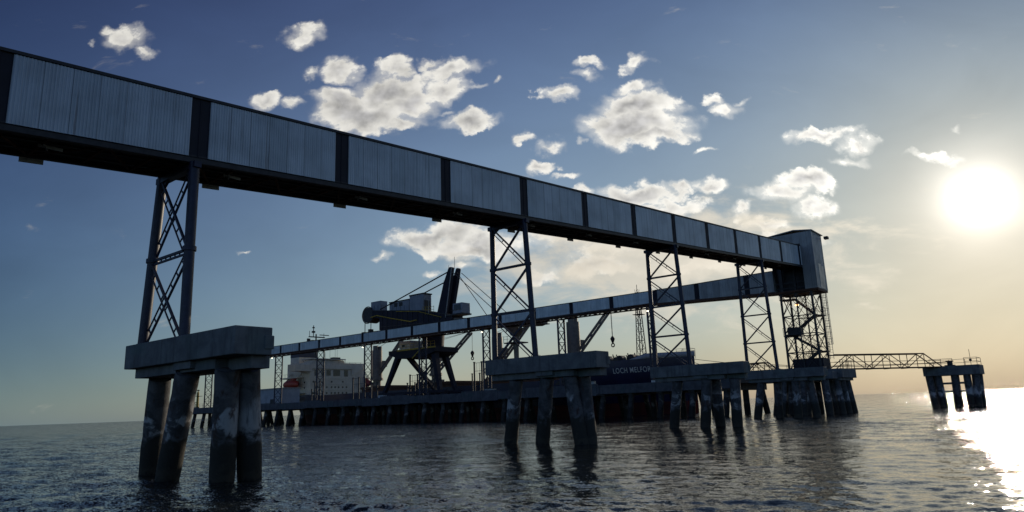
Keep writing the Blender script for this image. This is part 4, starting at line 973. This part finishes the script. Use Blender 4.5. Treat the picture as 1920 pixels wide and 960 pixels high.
# ------------------------------------------------------------------ shiploader
def shiploader():
    g = thing('shiploader', 'dark navy travelling shiploader crane with slanted mast, behind the far gallery', 'shiploader', 90, 0, 5.1)
    z = lambda w: w-5.1
    # portal legs
    legs = [((-2.0, 86.8, 14.4), (-3.6, 90.2, 5.1)), ((-1.0, 86.0, 14.4), (4.0, 81.4, 5.1)), ((-2.0, 76.2, 14.2), (-3.6, 73.0, 5.1)), ((3.0, 78.5, 14.2), (4.0, 76.0, 5.1))]
    for p, q in legs:
        mb = MB(); p = Vector((p[0], p[1], z(p[2]))); q = Vector((q[0], q[1], 0.5)); d = q-p; w0, w1 = .6, .36
        vs = []
        for c, w in ((p, w0), (q, w1)): vs += [c+Vector((-w, -w, 0)), c+Vector((w, -w, 0)), c+Vector((w, w, 0)), c+Vector((-w, w, 0))]
        mb.add(vs, [(3, 2, 1, 0), (4, 5, 6, 7), (0, 1, 5, 4), (1, 2, 6, 5), (2, 3, 7, 6), (3, 0, 4, 7)]); mb.build('portal_leg', 'loader_navy', g)
    for (x, y0, y1) in ((-3.6, 71.5, 91.5), (4.0, 74.5, 83.5)):
        mb = MB(); mb.box(x-.45, x+.45, y0, y1, .1+.5, 1.1)
        for k in range(6): y = y0+.6+(y1-y0-1.2)*k/5; mb.tube((x-.2, y, .36), (x+.2, y, .36), .35, 14)
        mb.build('bogie', 'loader_navy', g)
    mb = MB(); mb.prism([(74.9, z(15.0)), (89.1, z(15.0)), (89.1, z(14.2)), (86.0, z(13.2)), (78, z(13.2)), (74.9, z(14.0))], -3.2, 3.6, 0); mb.build('portal_platform', 'loader_navy', g)
    mb = MB(); mb.box(-3.4, -3.2, 74.7, 86.2, z(14.75), z(15.05))
    for zz in (15.55, 16.1): mb.bar((-3.3, 74.8, z(zz)), (-3.3, 86, z(zz)), .06)
    for k in range(10): y = 74.8+k*1.24; mb.bar((-3.3, y, z(15.05)), (-3.3, y, z(16.1)), .05)
    mb.bar((-3.3, 81.5, z(13.0)), (-3.3, 78.6, z(15)), .2)
    mb.build('walkway', 'yellow_paint', g)
    mb = MB(); mb.box(-2.6, 1.0, 82.9, 86.4, z(15.1), z(16.9)); c = mb.build('electrical_cabin', 'pale_panel', g, .04)
    mb = MB(); mb.box(-2.66, -2.604, 84.6, 85.4, z(15.6), z(16.1)); mb.build('window', 'glass_dark', c)
    # stair and lattice inside portal
    mb = MB()
    for k in range(4):
        a0, a1 = (78.5, 82.0) if k % 2 else (82.0, 78.5); mb.bar((0, a0, .3+k*2.2), (0, a1, .3+(k+1)*2.2), .12, .3); mb.bar((0, a0, 1.3+k*2.2), (0, a1, 1.3+(k+1)*2.2), .07)
    for y in (78.3, 82.2): mb.bar((0, y, 0), (0, y, 9), .18)
    mb.bar((1, 87.5, .5), (1, 80, 7.0), .3); mb.bar((1, 86.5, .5), (1, 79, 7.0), .2)
    mb.build('access_stair', 'dark_steel', g)
    # slewing column and upper body
    mb = MB(); mb.tube((0, 78.6, z(15)), (0, 78.6, z(20.2)), 2.2, 22, 2.6); mb.build('slewing_column', 'loader_navy', g)
    mb = MB(); mb.prism([(71.5, z(20.2)), (71.5, z(21.2)), (80, z(23.1)), (96.9, z(25.0)), (96.9, z(23.3)), (94.3, z(22.9)), (94.3, z(20.2)), (80, z(19.4))], -1.5, 1.7, 0); mb.build('upper_body', 'loader_navy', g, .05)
    mb = MB()
    for k in range(13):
        y = 73.5+k*1.65; zt_ = 21.2+(y-71.5)*.225 if y < 80 else 23.1+(y-80)*.112
        mb.bar((-1.56, y, z(19.6)), (-1.56, y, z(zt_-.1)), .1, .14)
    mb.bar((-1.56, 72, z(21.2)), (-1.56, 80, z(23.0)), .16); mb.bar((-1.56, 80, z(23.0)), (-1.56, 96.8, z(24.9)), .16); mb.bar((-1.6, 72, z(20.0)), (-1.6, 94, z(20.9)), .12)
    for k in range(9): y = 86+k*1.25; mb.bar((-1.5, y, z(23.8+(y-86)*.11)), (-1.5, y, z(24.9+(y-86)*.11)), .05)
    mb.build('stiffeners', 'dark_steel', g)
    mb = MB(); mb.tube((-1.3, 98.6, z(24.1)), (1.3, 98.6, z(24.1)), 1.75, 26); mb.ring((-1.3, 98.6, z(24.1)), 1.9, .12, 26, 0); mb.build('counterweight_drum', 'dark_steel', g)
    mb = MB()
    for y in (99.9, 97.8): mb.bar((-1, y, z(22.8)), (-1, y, z(19.6)), .12)
    mb.box(-1.6, -.4, 99.5, 100.4, z(19.0), z(20.3)); mb.box(-1.5, -.5, 97.5, 98.2, z(19.6), z(20.8)); mb.bar((-1, 100, z(20.2)), (-1, 92, z(20.1)), .16); mb.build('maintenance_hoist', 'dark_steel', g)
    mb = MB(); pts = [Vector((-1.62, 97, z(23.4))), Vector((-1.62, 95, z(23.6))), Vector((-1.62, 90, z(22.4))), Vector((-1.62, 84, z(21.1))), Vector((-1.62, 82, z(21.2)))]; mb.line(pts, .12, 6); mb.line([p+Vector((0, 1.5, 1.3)) for p in [Vector((-1.62, 87, z(22.5))), Vector((-1.62, 80, z(21.7))), Vector((-1.62, 73, z(19.7)))]], .08, 6); mb.build('handrail', 'yellow_paint', g)
    mb = MB(); corr(mb, 94.5, 97.8, lambda u: z(24.6), lambda u: z(27.0), .3, .03, lambda u, o, zz: (-1.0+o, u, zz)); mb.box(-.97, 1.0, 94.5, 97.8, z(24.4), z(27.0)); mb.build('rear_house', 'loader_house', g)
    mb = MB(); mb.box(-1.1, 1.2, 84.9, 91.3, z(23.4), z(26.0)); h = mb.build('machinery_house', 'loader_house', g, .03)
    mb = MB(); mb.box(-1.2, 1.3, 84.8, 91.4, z(26.003), z(26.2)); mb.build('roof', 'dark_steel', h)
    for y in (87.0, 88.6): mb = MB(); mb.box(-1.14, -1.104, y, y+1.1, z(24.9), z(25.8)); mb.build('window', 'dark_steel', h)
    mb = MB(); mb.box(-1.1, 1.3, 80.4, 84.7, z(22.8), z(26.7)); h = mb.build('machinery_house', 'loader_house', g, .03); h['label'] = 'taller of the two machinery houses'
    mb = MB(); mb.box(-1.2, 1.4, 80.2, 84.8, z(26.703), z(26.95)); mb.build('roof', 'dark_steel', h)
    mb = MB(); mb.box(-.8, .9, 80.34, 80.396, z(23.2), z(25.4)); mb.build('door', 'dark_steel', h)
    mb = MB()
    for zz in (22.9, 23.5): mb.bar((-1.5, 80.3, z(zz+.3)), (-1.5, 76.8, z(zz)), .06)
    for k in range(5): y = 80.2-k*.85; mb.bar((-1.5, y, z(22.0)), (-1.5, y, z(23.7)), .06)
    mb.build('platform_railing', 'yellow_paint', g)
    mb = MB(); mb.bar((-2.3, 77.5, z(22)), (-2.3, 77.5, z(24.8)), .09); mb.bar((-2.3, 77.5, z(24.8)), (-2.3, 78.2, z(25.3)), .08); mb.box(-2.45, -2.15, 78.1, 78.6, z(25.2), z(25.4)); mb.build('floodlight_post', 'galvanised', g)
    for x, w0, w1, sh in ((-1.0, 1.3, .5, 0.1), (.9, 1.0, .36, -.1)):
        mb = MB(); zt = 31.2; y0, y1 = 75.1+sh, 71.9+sh
        vs = []
        for (y, w, zz) in ((y0, w0, 20.3), ((y0+y1*2.2)/3.2, w0*.62+.15, 28.0), (y1, w1, zt-.3), (y1-.05, w1*.55, zt)):
            vs += [(x-.45, y-w, z(zz)), (x+.45, y-w, z(zz)), (x+.45, y+w, z(zz)), (x-.45, y+w, z(zz))]
        fs = []
        for j in range(3): b = j*4; fs += [(b, b+1, b+5, b+4), (b+1, b+2, b+6, b+5), (b+2, b+3, b+7, b+6), (b+3, b, b+4, b+7)]
        fs += [(0, 3, 2, 1), (12, 13, 14, 15)]; mb.add(vs, fs); mb.build('mast', 'loader_navy', g, .05)
    mb = MB(); mb.bar((-1.0, 73.2, z(29.6)), (.9, 72.8, z(29.6)), .3); mb.bar((0, 72, z(31.0)), (0, 72, z(33.6)), .06); mb.bar((-1.5, 71.4, z(31.0)), (-1.5, 73.4, z(20.8)), .14); mb.build('mast_tie', 'galvanised', g)
    mb = MB()
    for x in (-1.3, 1.2): mb.tube((x, 72.2, z(30.4 if x < 0 else 29.8)), (x, 94.2 if x < 0 else 93.0, z(24.9 if x < 0 else 24.9)), .14, 8)
    mb.build('backstay', 'loader_navy', g)
    mb = MB()
    for x, ye, ze in ((-1.6, 57.5, 18.7), (1.6, 57.5, 18.8), (0, 62, 18.6)): mb.tube((x*.9, 71.4, z(30.2)), (x, ye, z(ze)), .07, 6)
    mb.build('forestay', 'dark_steel', g)
    mb = MB(); mb.box(-1.6, .8, 68.6, 71.2, z(21.3), z(23.4)); c = mb.build('operator_cab', 'loader_house', g, .04)
    mb = MB(); mb.box(-1.66, -1.604, 69.0, 70.8, z(22.0), z(23.1)); mb.build('window', 'glass_dark', c)
    mb = MB(); mb.box(-1.8, 1.0, 68.4, 73.0, z(21.0), z(21.297)); mb.bar((-1.7, 68.5, z(22)), (-1.7, 72, z(22)), .05); mb.build('cab_platform', 'dark_steel', g)
    # loading boom and chute
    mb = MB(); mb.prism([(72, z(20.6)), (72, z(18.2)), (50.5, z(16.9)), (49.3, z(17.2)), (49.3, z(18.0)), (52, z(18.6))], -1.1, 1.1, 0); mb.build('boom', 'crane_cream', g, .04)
    mb = MB(); mb.prism([(57.8, z(17.2)), (55.0, z(17.0)), (55.6, z(15.6)), (56.8, z(15.6))], -.8, .8, 0); mb.tube((0, 56.2, z(15.8)), (0, 56.2, z(9.6)), .55, 14, .45); mb.build('loading_chute', 'crane_cream', g)
    mb = MB(); mb.box(-1.5, 1.5, 54.4, 58.0, z(14.1), z(14.3))
    for zz in (14.9, 15.4): mb.bar((-1.5, 54.4, z(zz)), (-1.5, 58, z(zz)), .05)
    for y in (54.4, 55.3, 57.1, 58.0): mb.bar((-1.5, y, z(14.3)), (-1.5, y, z(15.5)), .06)
    mb.box(-1.3, 1.3, 49.0, 51.0, z(17.1), z(17.25))
    for y in (49.0, 50.0, 51.0): mb.bar((-1.3, y, z(17.2)), (-1.3, y, z(18.9)), .05)
    mb.build('chute_platform', 'dark_steel', g)
    # lattice aerial masts
    for (y, z0, z1) in ((76.3, 27.8, 31.3), (77.8, 24.0, 28.2)):
        mb = MB()
        for dy_ in (-.35, .35): mb.bar((2.6, y+dy_, z(z0-2)), (2.6, y+dy_, z(z1)), .08)
        k = z0-2
        while k < z1: mb.bar((2.6, y-.35, z(k)), (2.6, y+.35, z(k+.5)), .05); k += .5
        mb.bar((2.6, y, z(z1)), (2.6, y, z(z1+1.5)), .05); mb.build('aerial_mast', 'galvanised', g)
shiploader()
# ------------------------------------------------------------------ small lit lamps seen on the trestles
def lamp(a, t, z, label, m='lamp_glass', r=.14):
    g = thing('floodlight', label, 'lamp', a, t, z, 'small lit lamps on the far trestles and tower')
    mb = MB(); mb.box(-.12, .2, -.2, .2, .1, .25); mb.bar((.2, 0, .2), (.5, 0, .35), .06); mb.build('housing', 'dark_steel', g)
    mb = MB(); mb.tube((0, 0, -.05), (0, 0, .097), r, 12, r*.8); mb.build('lamp_glass', m, g)
lamp(82.0, 57.7, 15.9, 'small bright lamp on the far trestle left of the second near trestle', r=.15)
lamp(82.0, 91.9, 15.9, 'small bright lamp on the far trestle by the left ship crane column')
lamp(82.0, 126.6, 16.1, 'small lamp on the far trestle beside the nearest pier cap')
lamp(82.0, 23.6, 15.9, 'small lamp on the far trestle by the third near trestle', r=.15)
lamp(82.3, 1.6, 14.2, 'orange lamp on the stairs high in the transfer tower', 'lamp_orange', .25)
